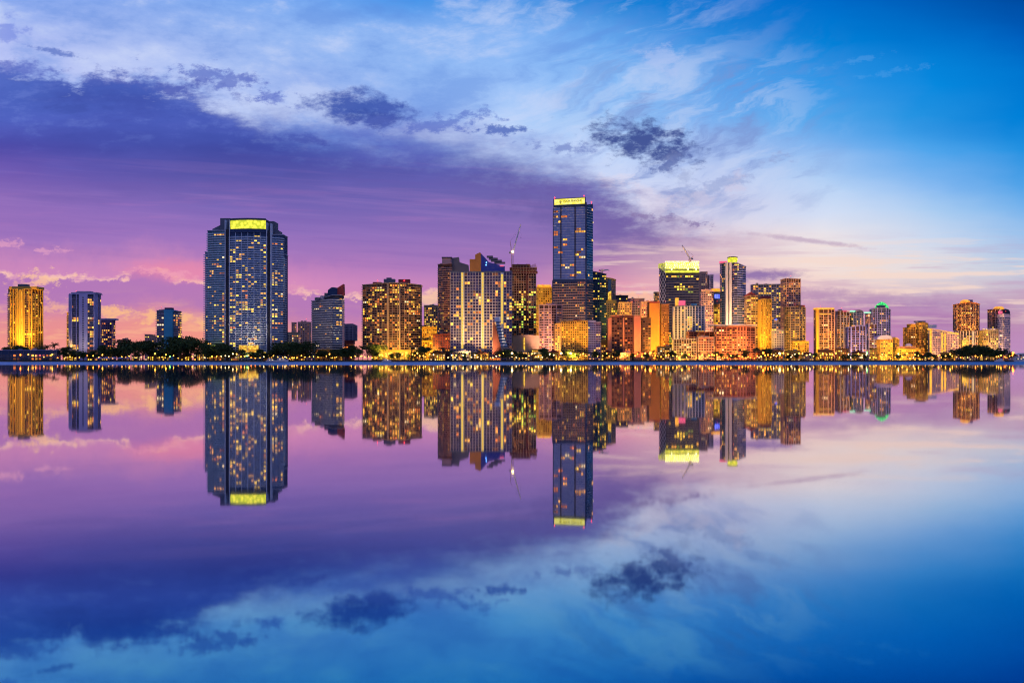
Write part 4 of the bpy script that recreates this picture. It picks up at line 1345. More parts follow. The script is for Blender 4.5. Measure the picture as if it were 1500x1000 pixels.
# 23 stepped tower right
t = Tower('apartment_tower', 'stepped tower with a higher left shaft and red capped right shoulder', 'tower', 1163, 1600)
t.body([(1147.5, 1612), (1152, 1606), (1172.5, 1606)], [409, 408, 409], 22, fh=3.8, bw=3.6, wall='brown', slab=(1.2, .8), slabmat='pink', pier=(.8, .6), win=(.7, .52), lit=.5, pal='warm', glass='g_brown', run=.4)
t.body([(1148, 1598), (1158, 1590), (1171, 1590), (1179.5, 1598)], [450, 450, 449, 451], 20, fh=3.7, bw=3.6, wall='brown', slab=(1.2, .9), slabmat='beige', pier=(.9, .8, 2), win=(.75, .52), lit=.3, pal='gold', glass='g_grey', run=.4)
t.box('roof_cap', 1169, 1179, 446.8, 449.6, 1594, 12, 'red')
t.body([(1160, 1584), (1185, 1584)], 500, 6, fh=3.5, bw=3.6, wall='gold', slab=(.8, .6), win=(.66, .5), lit=.5, pal='gold', glass='g_brown', name='podium')
t.finish()


# 24 salmon complex on the shore
t = Tower('apartment_block', 'white lattice fronted low block on the shore below the striped tower', 'building', 1000, 1470)
t.body([(985, 1472), (1020, 1468)], 497, 16, fh=3.6, bw=3.6, wall='brown', slab=(.9, .7), slabmat='white', pier=(.8, .7), piermat='cream', win=(.8, .55), lit=.35, pal='warm', glass='g_brown')
t.finish()
t = Tower('apartment_block', 'brick red low block with cream balconies on the shore', 'building', 1033, 1466)
t.body([(1020.3, 1467), (1046, 1465)], 494, 16, fh=3.6, bw=3.8, wall='salmon', slab=(.9, .7), slabmat='cream', pier=(1.0, .5, 2), win=(.7, .5), lit=.4, pal='red', glass='g_brown')
t.finish()
t = Tower('apartment_block', 'long orange block above the two shore blocks', 'building', 1030, 1520)
t.body([(1006, 1522), (1070, 1520)], 486, 18, fh=3.6, bw=4.0, wall='rust', slab=(1.3, .8), slabmat='salmon', pier=(.6, .5, 2), win=(.7, .5), lit=.35, pal='warm', glass='g_brown')
t.finish()
t = Tower('apartment_block', 'wide salmon block with white roof line and deep orange centre bay', 'building', 1076, 1480)
t.body([(1046.3, 1482), (1080, 1480), (1093, 1480), (1106, 1486)], [479.5, 478.5, 478.5, 480], 22, fh=3.6, bw=3.9, wall='rust', slab=(1.3, .9), slabmat='salmon', pier=(.7, .6, 2), win=(.74, .52), lit=.4, pal='warm', glass='g_brown',
       segs={1: dict(win=(.4, .5), pier=(1.8, .6), slab=(1.8, .5), lit=.2), 2: dict(pal='red')}, cornice=(1.2, .9))
t.box('roof_line', 1042, 1109, 475.4, 476.8, 1476, 26, 'white')
t.box('roof_plant', 1073, 1084, 473.4, 475.2, 1486, 8, 'bluewhite')
t.finish()

# 25 right group
t = Tower('apartment_tower', 'gold rimmed tower at the left of the right hand cluster', 'tower', 1208, 1620)
t.body([(1196.5, 1626), (1200, 1618), (1213, 1614), (1222, 1620)], [453.5, 453.5, 453, 453], 22, fh=3.7, bw=3.4, wall='brown', slab=(.5, .5), slabmat='beige', pier=(.8, .7, 2), piermat='pink', win=(.75, .6), lit=.3, pal='warm', glass='g_brown',
       segs={0: dict(slab=None, pier=None, win=(0, 0))})
t.box('gold_edge', 1195.6, 1199.4, 452, 528, 1612, 4, 'gold')
t.box('roof_light_band', 1195.5, 1222, 450.6, 452.8, 1611, 16, 'crown_amber')
t.box('ledge', 1197, 1217, 459, 460, 1612.4, 2, 'crown_amber')
t.finish()
t = Tower('apartment_tower', 'mauve tower with rounded pink lit top second in the right hand cluster', 'tower', 1232, 1640)
t.body([(1222, 1640), (1231, 1634), (1244, 1642)], [456, 455, 455], 20, fh=3.7, bw=3.4, wall='brown', slab=(.8, .7), slabmat='violet', pier=(1.0, .9, 2), piermat='violet', win=(.7, .55), lit=.3, pal='warm', glass='g_brown')
t.box('roof_light_band', 1235, 1245, 455.2, 456.4, 1632, 2, 'strip_pink')
t.finish()
t = Tower('apartment_tower', 'blue grey tower with a pale green roof light and rounded shoulder', 'tower', 1254, 1650)
t.body([(1240, 1650), (1250, 1644), (1262, 1648), (1265, 1656)], [457, 456, 455, 458], 20, fh=3.7, bw=3.4, wall='slate', slab=(.7, .6), slabmat='violet', pier=(.6, .6, 2), win=(.7, .55), lit=.2, pal='warm', glass='g_blue')
t.box('roof_light_band', 1239, 1253, 455.0, 456.6, 1640, 2, 'strip_green')
t.poly('rounded_shoulder', [(1253, 456), (1253, 454), (1260, 453.5), (1264, 455.5), (1264.5, 457.5)], 1646, 10, 'slate')
t.finish()
t = Tower('apartment_tower', 'front tower of pale pink ribs in the middle of the right cluster', 'tower', 1257, 1560)
t.body([(1238, 1564), (1247, 1558), (1259, 1558), (1268, 1564)], [480, 479, 477, 478], 18, fh=3.6, bw=3.0, wall='brown', slabmat='lilac', slab=(.7, .6), pier=(1.3, 1.0, 2), piermat='lilac', win=(.7, .55), lit=.3, pal='warm', glass='g_brown')
t.finish()
t = Tower('apartment_tower', 'slim tower with a pale green strip beside the green domed tower', 'tower', 1273, 1680)
t.body([(1267, 1680), (1279, 1680)], 459, 18, fh=3.7, bw=3.4, wall='pink', slab=(.7, .6), win=(.7, .55), lit=.45, pal='warm', glass='g_brown')
t.box('roof_light_band', 1266, 1278, 457.0, 458.4, 1676, 2, 'strip_green')
t.finish()
t = Tower('apartment_tower', 'low mauve tower with gold balconies before the green domed tower', 'tower', 1275, 1580)
t.body([(1268.3, 1582), (1284, 1580)], 475, 18, fh=3.6, bw=3.2, wall='brown', slab=(.7, .6), slabmat='violet', pier=(1.0, 1.0, 2), piermat='lilac', win=(.7, .55), lit=.4, pal='warm', glass='g_brown')
t.finish()
t = Tower('residential_tower', 'tower crowned by a bright green lit dome', 'tower', 1292, 1660)
t.body([(1279, 1668), (1285, 1658), (1298, 1656), (1304, 1666)], [453, 451, 451, 454], 22, fh=3.8, bw=3.4, wall='slate', slab=(.6, .5), slabmat='violet', pier=(.9, .8, 2), piermat='lilac', win=(.7, .55), lit=.2, pal='warm', glass='g_dark', hot=[(1287, 1300, 464, 472, .9)])
m = MB(); z0 = Z(452, 1668); m.lathe([(10.8, z0), (11.0, z0 + 2.6), (9.0, z0 + 6.0), (6, z0 + 9), (2.4, z0 + 11), (.4, z0 + 11.6)], X(1291.5, 1672), 1672, 18); t.part(m, 'dome', 'crown_green')
t.box('setback', 1286.6, 1297, 447, 451, 1660, 10, 'slate')
t.finish()
t = Tower('hotel', 'low gold lit hotel under a rounded violet roof', 'building', 1296, 1560)
t.body([(1285, 1562), (1307.5, 1558)], 497.5, 18, fh=3.5, bw=3.3, wall='rust', slabmat='gold', slab=(1.1, .8), pier=(.7, .7), win=(.66, .5), lit=.75, pal='gold', run=.2)
t.poly('rounded_roof', [(1285, 497), (1286, 493.5), (1291, 491), (1301, 490.5), (1306, 492), (1307.5, 496.8)], 1560, 16, 'lilac')
t.finish()
t = Tower('hotel', 'gold lit hotel wing with an arched top beside the violet roofed hotel', 'building', 1312, 1570)
t.body([(1307.8, 1570), (1317.5, 1572)], 498, 16, fh=3.5, bw=3.3, wall='gold', slab=(.8, .6), win=(.66, .5), lit=.7, pal='gold', run=.2)
t.poly('arched_roof', [(1308, 497.4), (1308, 494), (1311, 493.5), (1315, 495), (1317.5, 497.4)], 1571, 12, 'gold')
t.finish()
t = Tower('pavilion', 'long low amber pavilion with a purple dome', 'building', 1332, 1540)
t.body([(1312, 1542), (1349, 1540)], 511, 14, fh=3.4, bw=3.8, wall='gold', slab=(.8, .8), win=(.7, .55), lit=.7, pal='gold')
t.box('upper_storey', 1316, 1342, 507.3, 510.2, 1544, 8, 'salmon')
m = MB(); z0 = Z(507, 1550); m.lathe([(5.5, z0), (5.4, z0 + 1.5), (3.6, z0 + 3.6), (.4, z0 + 4.6)], X(1331, 1550), 1550, 14); t.part(m, 'dome', 'lilac')
t.finish()

t = Tower('apartment_tower', 'olive gold block stepping up under a flat roof, left of the long amber block', 'tower', 1345, 1600)
t.body([(1328.5, 1606), (1334, 1602)], 480, 18, fh=3.6, bw=3.2, wall='gold', pier=(.5, .5), win=(.6, .5), lit=.1, glass='g_brown')
t.body([(1334.2, 1602), (1341, 1598)], 475, 18, fh=3.6, bw=3.2, wall='gold', pier=(.5, .5), win=(.6, .5), lit=.1, glass='g_brown')
t.body([(1341.2, 1596), (1352, 1594), (1359.5, 1600)], [473, 472, 474], 18, fh=3.6, bw=3.2, wall='gold', slab=(.5, .5), win=(.6, .5), lit=.35, pal='gold', glass='g_brown')
t.box('roof_plant', 1342, 1356, 469.8, 471.6, 1602, 10, 'slate')
t.box('roof_plant', 1360, 1372, 475.5, 480, 1606, 10, 'bluewhite')
t.finish()
t = Tower('hotel', 'long block edged in amber light with a roofline sloping to the right', 'building', 1380, 1570)
t.body([(1359.8, 1570), (1404.5, 1590)], [482, 489.5], 18, fh=3.5, bw=3.4, wall='violet', slab=(.9, .6), pier=(.7, .5), win=(.6, .5), lit=.18, pal='gold', glass='g_violet', cornice=None)
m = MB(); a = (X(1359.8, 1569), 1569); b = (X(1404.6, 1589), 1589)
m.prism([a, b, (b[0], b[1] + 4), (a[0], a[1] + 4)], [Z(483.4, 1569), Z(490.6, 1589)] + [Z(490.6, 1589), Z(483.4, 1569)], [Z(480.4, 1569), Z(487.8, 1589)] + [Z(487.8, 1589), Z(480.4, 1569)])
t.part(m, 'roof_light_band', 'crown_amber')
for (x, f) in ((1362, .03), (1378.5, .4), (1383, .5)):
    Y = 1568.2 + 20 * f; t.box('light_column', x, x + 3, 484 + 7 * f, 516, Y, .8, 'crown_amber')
t.finish()

# 26 far right towers
t = Tower('residential_tower', 'brown tower with amber lit rounded crown and dark slotted base', 'tower', 1418, 1600)
t.body([(1402.5, 1606), (1408, 1600), (1421, 1596), (1429, 1600), (1435, 1606)], [446, 444.5, 442.5, 444, 446], 22, base=484, fh=3.7, bw=3.3, wall='brown', slab=(.5, .5), slabmat='orange', pier=(.7, .6, 2), piermat='beige', win=(.7, .55), lit=.3, pal='warm', glass='g_brown',
       hot=[(1408, 1414, 450, 482, .8)])
t.body([(1404, 1604), (1411, 1600), (1424, 1598), (1434, 1604)], 484.3, 22, fh=3.7, bw=4.2, wall='dark', pier=(.9, .8), piermat='violet', win=(.7, .6), lit=.12, pal='warm', glass='g_dark', cornice=None)
m = MB(); z0 = Z(444, 1606); m.lathe([(8, z0), (7.6, z0 + 3.4), (4, z0 + 5.6), (.4, z0 + 6)], X(1414, 1608), 1608, 14); t.part(m, 'crown', 'crown_amber')
t.box('roof_plant', 1419, 1425, 439, 442.8, 1602, 8, 'purple')
t.box('light_column', 1424.6, 1426.4, 485, 505, 1597, 1, 'lit_white')
t.box('lit_entrance', 1410, 1419, 498, 518, 1597, 2, 'lit_goldwash')
t.finish()
t = Tower('apartment_block', 'olive block with wavy white roof edge and gold dotted windows', 'building', 1448, 1580)
t.body([(1434, 1584), (1448, 1578), (1462, 1582)], [484, 483, 483], 18, fh=3.6, bw=3.3, wall='olive', slab=(.5, .5), pier=(.6, .6), win=(.64, .55), lit=.45, pal='gold', glass='g_brown', run=.2)
for k in range(4):
    m = MB(); z0 = Z(483, 1576); m.lathe([(2.6, z0 + .8), (2.2, z0 + 1.8), (.3, z0 + 2.8)], X(1441 + 5 * k, 1580), 1580, 10); t.part(m, 'roof_canopy', 'white')
t.finish()
t = Tower('residential_tower', 'last tall tower at the right with amber crown and rounded dark shoulder', 'tower', 1467, 1610)
t.body([(1453.5, 1616), (1458, 1610), (1464, 1608)], [453.5, 453, 453], 22, fh=3.7, bw=3.3, wall='brown', slab=(.5, .5), pier=(.7, .6, 2), piermat='pink', win=(.7, .55), lit=.12, pal='warm', glass='g_brown')
t.body([(1464.2, 1600), (1471, 1594), (1480, 1602)], [461, 460, 461], 22, fh=3.5, bw=2.8, wall='violet', slab=(.9, .5), slabmat='violet', win=(.7, .5), lit=.08, pal='white', glass='g_dark')
m = MB(); z0 = Z(453, 1616); m.lathe([(8, z0), (7.6, z0 + 2.6), (5, z0 + 4.6), (.4, z0 + 5)], X(1463, 1618), 1618, 14); t.part(m, 'crown', 'crown_amber')
m = MB(); z0 = Z(461, 1612); m.lathe([(7.6, z0), (7.6, z0 + 5), (6, z0 + 8), (2, z0 + 9.6)], X(1472, 1614), 1614, 16); t.part(m, 'rounded_shoulder', 'dark')
t.box('roof_sign', 1462.5, 1468.5, 455.5, 459.5, 1598, 1, 'strip_pink')
t.finish()

# ------------------------------------------------------------ land, quay
def land_material():
    m, b = new_mat('land')
    ge = S.nt.nodes.new('ShaderNodeNewGeometry')
    n1 = noise(S(ge.outputs['Position']), 0.02, 4.0, 0.6)
    S.nt.links.new(ramp(n1, [(0.42, (.035, .055, .02)), (0.5, (.05, .05, .05)), (0.6, (.18, .16, .14))]).s, b.inputs['Base Color'])
    b.inputs['Roughness'].default_value = .9
    return m


rng = random.Random(11)
edge = []
x = -9000.0
while x < 700:
    edge.append((x, 1400 + (rng.uniform(-3, 3) if x > -900 else 0)))
    x += rng.uniform(14, 34) if x > -900 else 400
edge += [(706, 1402), (712, 1412), (716, 1440), (716, 2600), (20000, 2700)]
m = MB(); n = len(edge)
top = [(a, b, GROUND) for a, b in edge] + [(20000, 45000, GROUND), (-9000, 45000, GROUND)]
m.v = top; m.f = [tuple(range(len(top)))]; m.mi = [0]
tag(m.build('ground', land_material()), kind='structure')
m = MB()
for i in range(n - 1):
    a, b = edge[i], edge[i + 1]
    k = len(m.v)
    m.v += [(a[0], a[1], -.5), (b[0], b[1], -.5), (b[0], b[1], GROUND + .35), (a[0], a[1], GROUND + .35), (a[0], a[1] + .6, GROUND + .35), (b[0], b[1] + .6, GROUND + .35), (b[0], b[1] + .6, GROUND - .2), (a[0], a[1] + .6, GROUND - .2)]
    m.f += [(k, k + 1, k + 2, k + 3), (k + 3, k + 2, k + 5, k + 4), (k + 4, k + 5, k + 6, k + 7)]; m.mi += [0, 0, 0]
wall_mat('quay', (.07, .065, .06))
tag(m.build('quay', MATS['quay']), kind='structure')
# rocks and low growth along the foot of the quay
m = MB()
for k in range(1500):
    x = rng.uniform(X(-5, 1400), 706); y = 1398.6 + rng.uniform(-2.2, 1.0); s = rng.uniform(.3, 1.0)
    ang = rng.uniform(0, pi)
    m.box(-s, -s * .7, -.4, s, s * .7, s * .7, Matrix.Translation((x, y, 0)) @ Matrix.Rotation(ang, 4, 'Z') @ Matrix.Rotation(rng.uniform(-.4, .4), 4, 'X'))
tag(m.build('shore_rocks', MATS['quay']), kind='stuff')

MARKS = [(60, 'golden rounded tower'), (145, 'pale violet tower'), (212, 'plum coloured block'), (280, 'teal slab tower'), (425, 'huge curved tower'),
         (456, 'dusky rose blocks'), (525, 'white banded tower'), (618, 'broad dark brown tower'), (658, 'low amber block'), (720, 'pale grid tower'),
         (748, 'small stepped building'), (790, 'unfinished tower'), (822, 'pink white tower'), (880, 'yellow flooded tower'), (930, 'dark brown slab'),
         (985, 'orange end wall tower'), (1020, 'white lattice block'), (1046, 'brick red block'), (1108, 'wide salmon block'), (1150, 'wide dark slate tower'),
         (1192, 'red capped stepped tower'), (1240, 'gold rimmed tower'), (1282, 'pale pink ribbed tower'), (1310, 'violet roofed hotel'), (1350, 'long amber pavilion'),
         (1402, 'block with the sloping roofline'), (1436, 'amber crowned brown tower'), (1462, 'wavy roofed olive block'), (1600, 'last tall tower at the right')]
ORD = ['first', 'second', 'third', 'fourth', 'fifth', 'sixth', 'seventh', 'eighth', 'ninth', 'tenth', 'eleventh', 'twelfth', 'thirteenth', 'fourteenth', 'fifteenth', 'sixteenth', 'seventeenth', 'eighteenth', 'nineteenth', 'twentieth']


def landmark(px):
    for lim, nm in MARKS:
        if px < lim: return nm
    return MARKS[-1][1]


def label_row(items, fmt):
    """items: (px, object, kind phrase); numbers like ones from the left below each landmark"""
    cnt = {}
    for px, o, ph in sorted(items, key=lambda q: q[0]):
        lm = landmark(px); k = (lm, ph); cnt[k] = cnt.get(k, 0) + 1
        o['label'] = fmt % (ph, ORD[min(cnt[k], 20) - 1], lm)


# ------------------------------------------------------------ trees
def leaf_material(name, a, b_):
    m, b = new_mat(name)
    ge = S.nt.nodes.new('ShaderNodeNewGeometry'); oi = S.nt.nodes.new('ShaderNodeObjectInfo')
    r = S(ge.outputs['Random Per Island']) * .6 + S(oi.outputs['Random']) * .4
    S.nt.links.new(ramp(r, [(0.1, a), (0.9, b_)]).s, b.inputs['Base Color'])
    b.inputs['Roughness'].default_value = .65
    b.inputs['Specular IOR Level'].default_value = .25
    MATS[name] = m


leaf_material('leaves', (.02, .042, .012), (.075, .12, .03))
leaf_material('fronds', (.025, .045, .015), (.08, .10, .035))
wall_mat('bark', (.10, .075, .055))


def leaf(m, c, s, rng):
    a = Vector((rng.gauss(0, 1), rng.gauss(0, 1), rng.gauss(0, 1))).normalized()
    b = a.cross(Vector((rng.gauss(0, 1), rng.gauss(0, 1), rng.gauss(0, 1)))).normalized()
    k = len(m.v); c = Vector(c)
    m.v += [tuple(c - a * s), tuple(c - b * s * .6), tuple(c + a * s), tuple(c + b * s * .6)]
    m.f.append((k, k + 1, k + 2, k + 3)); m.mi.append(0)


def crown_mesh(seed, spread, nleaf):
    rng = random.Random(seed); m = MB(); lobes = []
    for k in range(rng.randint(8, 12)):
        a = rng.uniform(0, 2 * pi); r = rng.uniform(0, 3.2) * spread
        lobes.append((cos(a) * r, sin(a) * r, rng.uniform(4.2, 8.0) - r * .22, rng.uniform(1.3, 2.5) * (.7 + .3 * spread)))
    for k in range(nleaf):
        lx, ly, lz, lr = rng.choice(lobes)
        d = Vector((rng.gauss(0, 1), rng.gauss(0, 1), rng.gauss(0, 1))).normalized() * lr * rng.uniform(.55, 1.08)
        leaf(m, (lx + d.x * 1.15, ly + d.y * 1.15, max(1.6, lz + d.z * .8)), rng.uniform(.22, .5), rng)
    return m, lobes


def trunk_mesh(seed, lobes):
    rng = random.Random(seed); m = MB()
    m.bar((0, 0, 0), (.1, 0, 1.6), .38, 0, 7, .28); m.bar((.1, 0, 1.6), (0, .1, 3.4), .28, 0, 7, .2)
    for lx, ly, lz, lr in lobes: m.bar((0, .05, 2.2 + rng.uniform(0, 1.2)), (lx, ly, lz), .14, 0, 5, .04)
    return m


broad = []
for k in range(6):
    cm, lobes = crown_mesh(20 + k, (.8, 1.0, 1.3, 1.0, 1.5, .7)[k], 1500)
    broad.append((cm.mesh('crown_leaves', MATS['leaves']), trunk_mesh(k, lobes).mesh('trunk_bark', MATS['bark'])))


def palm_meshes(seed):
    rng = random.Random(seed); t = MB(); p = Vector((0, 0, 0)); lean = rng.uniform(-.08, .08)
    for k in range(5):
        q = p + Vector((lean * (1 + k * .3), rng.uniform(-.05, .05), 1.6)); t.bar(p, q, .22 - .02 * k, 0, 6, .2 - .02 * k); p = q
    m = MB()
    for f in range(19):
        a = 2 * pi * f / 19 + rng.uniform(-.2, .2); el = rng.uniform(-.2, 1.1); L = rng.uniform(2.2, 3.0)
        c = Vector(p); d = Vector((cos(a) * cos(el), sin(a) * cos(el), sin(el)))
        side = Vector((-sin(a), cos(a), 0))
        for s in range(5):
            n_ = c + d * (L / 5); d = (d + Vector((0, 0, -.26))).normalized()
            for sg in (-1, 1):
                for h in range(2):
                    q0 = c.lerp(n_, h * .5); k0 = len(m.v); w = .75 * (1 - s * .15)
                    tip = q0 + side * sg * w + d * .5 + Vector((0, 0, -.35))
                    m.v += [tuple(q0), tuple(q0 + d * .3), tuple(tip)]; m.f.append((k0, k0 + 1, k0 + 2)); m.mi.append(0)
            c = n_
    return m.mesh('palm_fronds', MATS['fronds']), t.mesh('palm_bark', MATS['bark'])


palms = [palm_meshes(k) for k in range(4)]
ZONES = [(-8, 60, 506, 515, 8, .25), (60, 105, 501, 511, 6, .4), (105, 145, 511, 518, 7, .1), (145, 186, 503, 511, 7, .1), (186, 228, 495, 503, 8, 0),
         (226, 262, 508, 516, 7, .1), (252, 297, 489, 499, 8, 0), (297, 332, 503, 513, 6, .2), (332, 405, 509, 517, 6, .3), (403, 451, 497, 508, 7, 0),
         (451, 503, 509, 517, 7, .2), (500, 553, 503, 512, 7, .2), (553, 600, 516, 520, 8, .4), (600, 660, 503, 514, 6, .3), (660, 750, 508, 516, 6, .45),
         (750, 860, 507, 517, 6, .4), (860, 962, 509, 517, 6.5, .3), (962, 1012, 510, 518, 7, .3), (1012, 1082, 511, 518, 6, .5), (1082, 1132, 505, 512, 5, .6),
         (1132, 1202, 511, 518, 7, .4), (1202, 1330, 514, 520, 7, .3), (1330, 1400, 512, 518, 7, .3), (1400, 1416, 510, 516, 6, 0), (1414, 1447, 502, 509, 6, 0), (1447, 1481, 509, 516, 6, .2)]
rng = random.Random(5); items = []
for (x0, x1, ya, yb, sp, pf) in ZONES:
    x = x0 + sp * .4
    while x < x1:
        Y = rng.uniform(1426 if x < 92 else 1412, 1446); H = (Z(rng.uniform(ya, yb), Y) - GROUND) * (.85 if 590 < x0 < 1400 else 1)
        palm = rng.random() < pf * 1.25
        r = bpy.data.objects.new('palm_tree' if palm else 'broadleaf_tree', None); COL.objects.link(r)
        r.location = (X(x, Y), Y, GROUND); r.rotation_euler = (0, 0, rng.uniform(0, 6.28))
        if palm:
            fm, tm = rng.choice(palms); s = H / 9.6; r.scale = (s, s, s)
            put('crown', fm, r); put('trunk', tm, r); ph = 'tall slender palm' if H > 14 else 'small shore palm'
        else:
            fm, tm = broad[4 if H > 24 else rng.randrange(6)]; s = H / 9.0
            w = s * (1.0 if H > 20 else rng.uniform(.9, 1.3)); r.scale = (w, w, s)
            put('crown', fm, r); put('trunk', tm, r)
            ph = 'large spreading dark tree' if H > 22 else 'dark round crowned tree' if H > 12 else 'low bushy tree'
        r['category'] = 'palm' if palm else 'tree'; r['group'] = 'palms along the waterfront' if palm else 'broadleaf trees along the waterfront'
        items.append((x, r, ph))
        x += sp * rng.uniform(.75, 1.3) * (1.35 if x0 >= 590 else 1)
label_row(items, '%s, %s from left below the %s')
# low hedge and undergrowth behind the quay
m = MB()
for k in range(9000):
    x = rng.uniform(X(-8, 1404), 700); z = GROUND + rng.random() ** 2 * (1.6 + 1.2 * sin(x * .05) * sin(x * .013)) 
    leaf(m, (x, rng.uniform(1402, 1406), z), rng.uniform(.3, .7), rng)
tag(m.build('undergrowth', MATS['leaves']), kind='stuff')


# ------------------------------------------------------------ street lamps
def lamp_kind(mat, rgb, radius, hgt, power):
    r = bpy.data.objects.new('street_lamp', None); COL.objects.link(r)
    m = MB(); m.bar((0, 0, 0), (0, 0, hgt), .12, 0, 6, .08); m.box(-.3, -.3, 0, .3, .3, .5); m.build('pole', MATS['slate'], r)
    m = MB(); m.lathe([(.05, hgt - radius), (radius * .8, hgt - radius * .6), (radius, hgt), (radius * .8, hgt + radius * .6), (.05, hgt + radius)], n=8); lt = m.build('lantern', MATS[mat], r)
    m = MB(); m.lathe([(radius * .9, hgt + radius * .75), (.1, hgt + radius * 1.3)], n=8); m.build('lamp_cap', MATS['slate'], lt)
    return r


AMBER = (1, .40, .05)
kinds = {'amber': lamp_kind('glow_lamp', AMBER, .75, 6.5, 8000), 'orange': lamp_kind('glow_orange', (1, .28, .04), .8, 5.2, 8000),
         'pale': lamp_kind('glow_white', (1, .8, .5), .65, 5.8, 5000), 'green': lamp_kind('glow_green', (.3, 1, .3), .9, 7.0, 5000),
         'plain': lamp_kind('glow_lamp', AMBER, .5, 4.2, 0), 'big': lamp_kind('glow_white', (1, .75, .3), 1.5, 10.5, 50000), 'bigorange': lamp_kind('glow_orange', (1, .3, .05), 1.6, 11.0, 36000)}
PH = {'amber': 'amber glowing lamp', 'orange': 'deep orange glowing lamp', 'pale': 'pale white lamp', 'green': 'green glowing lamp', 'plain': 'small low amber lamp', 'big': 'big blazing white lamp', 'bigorange': 'big blazing orange lamp'}
LZ = [(2, 150, 9, 'plain amber orange'), (150, 300, 8, 'plain plain amber orange'), (300, 420, 5.5, 'plain plain pale amber orange'), (420, 530, 5.0, 'plain plain amber'),
      (530, 620, 5, 'plain amber amber'), (620, 820, 5, 'plain plain amber pale'), (820, 960, 5.5, 'plain amber'), (960, 1130, 5, 'plain amber orange orange'),
      (1130, 1340, 5, 'plain amber amber pale'), (1340, 1484, 5, 'plain plain amber orange')]
used = set(); litems = []


def place_lamp(kind, px, Y):
    if kind in used: r = copy_tree(kinds[kind])
    else: r = kinds[kind]; used.add(kind)
    r.location = (X(px, Y), Y, GROUND); r.scale = (1, 1, rng.uniform(.6, 1.7) if 'big' not in kind else 1); r['category'] = 'street lamp'; r['group'] = 'lamps along the waterfront'
    litems.append((px, r, PH[kind]))


for (x0, x1, sp, ks) in LZ:
    x = x0
    while x < x1:
        place_lamp(rng.choice(ks.split()), x, rng.choice((rng.uniform(1403.5, 1409), rng.uniform(1409, 1446))))
        x += sp * rng.uniform(.6, 1.4)
for px, kd in ((362, 'green'), (249, 'green'), (1270, 'green'), (822, 'big'), (836, 'big'), (750, 'big'), (1484, 'bigorange'), (1118, 'bigorange'), (953, 'bigorange'), (1142, 'big')):
    place_lamp(kd, px, 1406)
label_row(litems, '%s, %s from left below the %s')

# ------------------------------------------------------------ low buildings, tents, boats
rng = random.Random(21)
LOW = [(92, 112, 514, 'gold', 'flat'), (128, 143, 513, 'salmon', 'flat'),
       (193, 206, 519, 'cream', 'gabled'), (219, 232, 515, 'gold', 'gabled'), (232, 247, 518, 'cream', 'gabled'), (262, 281, 519, 'orange', 'gabled'), (284, 300, 517, 'cream', 'flat'),
       (306, 330, 517, 'gold', 'flat'), (338, 356, 517.5, 'cream', 'flat'), (362, 384, 514, 'orange', 'gabled'), (386, 399, 518, 'cream', 'gabled'), (424, 446, 519, 'gold', 'flat'),
       (462, 488, 512, 'gold', 'flat'), (489, 503, 518, 'gold', 'gabled'), (604, 622, 512, 'gold', 'flat'), (630, 652, 515, 'gold', 'gabled'), (662, 690, 515, 'cream', 'flat'),
       (694, 716, 516, 'gold', 'gabled'), (752, 776, 515, 'cream', 'flat'), (779, 800, 512, 'gold', 'flat'), (803, 820, 514, 'gold', 'gabled'), (884, 897, 514, 'gold', 'gabled'),
       (904, 926, 517, 'salmon', 'flat'), (940, 957, 516, 'orange', 'gabled'), (962, 984, 508, 'gold', 'flat'), (1108, 1124, 515, 'orange', 'gabled'), (1128, 1147, 513, 'orange', 'flat'),
       (1150, 1172, 514, 'gold', 'flat'), (1176, 1192, 517, 'cream', 'gabled'), (1198, 1220, 513, 'orange', 'flat'), (1224, 1243, 511, 'orange', 'flat'), (1248, 1268, 515, 'gold', 'gabled'),
       (1274, 1284, 511, 'gold', 'flat'), (1352, 1374, 519, 'gold', 'gabled'), (1378, 1400, 517, 'gold', 'flat'), (1436, 1452, 517, 'cream', 'gabled'), (1458, 1478, 518, 'purple', 'flat')]
t = Tower('boat_club', 'long low dark pavilion with pale blue roof edges at the far left shore', 'building', 42, 1408)
t.body([(-8, 1408), (89, 1410)], 513.2, 14, fh=4.9, bw=5, wall='navy', slab=(.8, 1.2), slabmat='lilac', pier=(.4, .6, 2), piermat='slate', win=(.7, .6), lit=.12, pal='red', glass='g_dark', hot=[(16, 24, 513, 527, .6), (40, 56, 517, 527, .7), (68, 76, 513, 527, .6)], cornice=(.7, 1.0), topmargin=.1)
t.finish()
cnt = {}
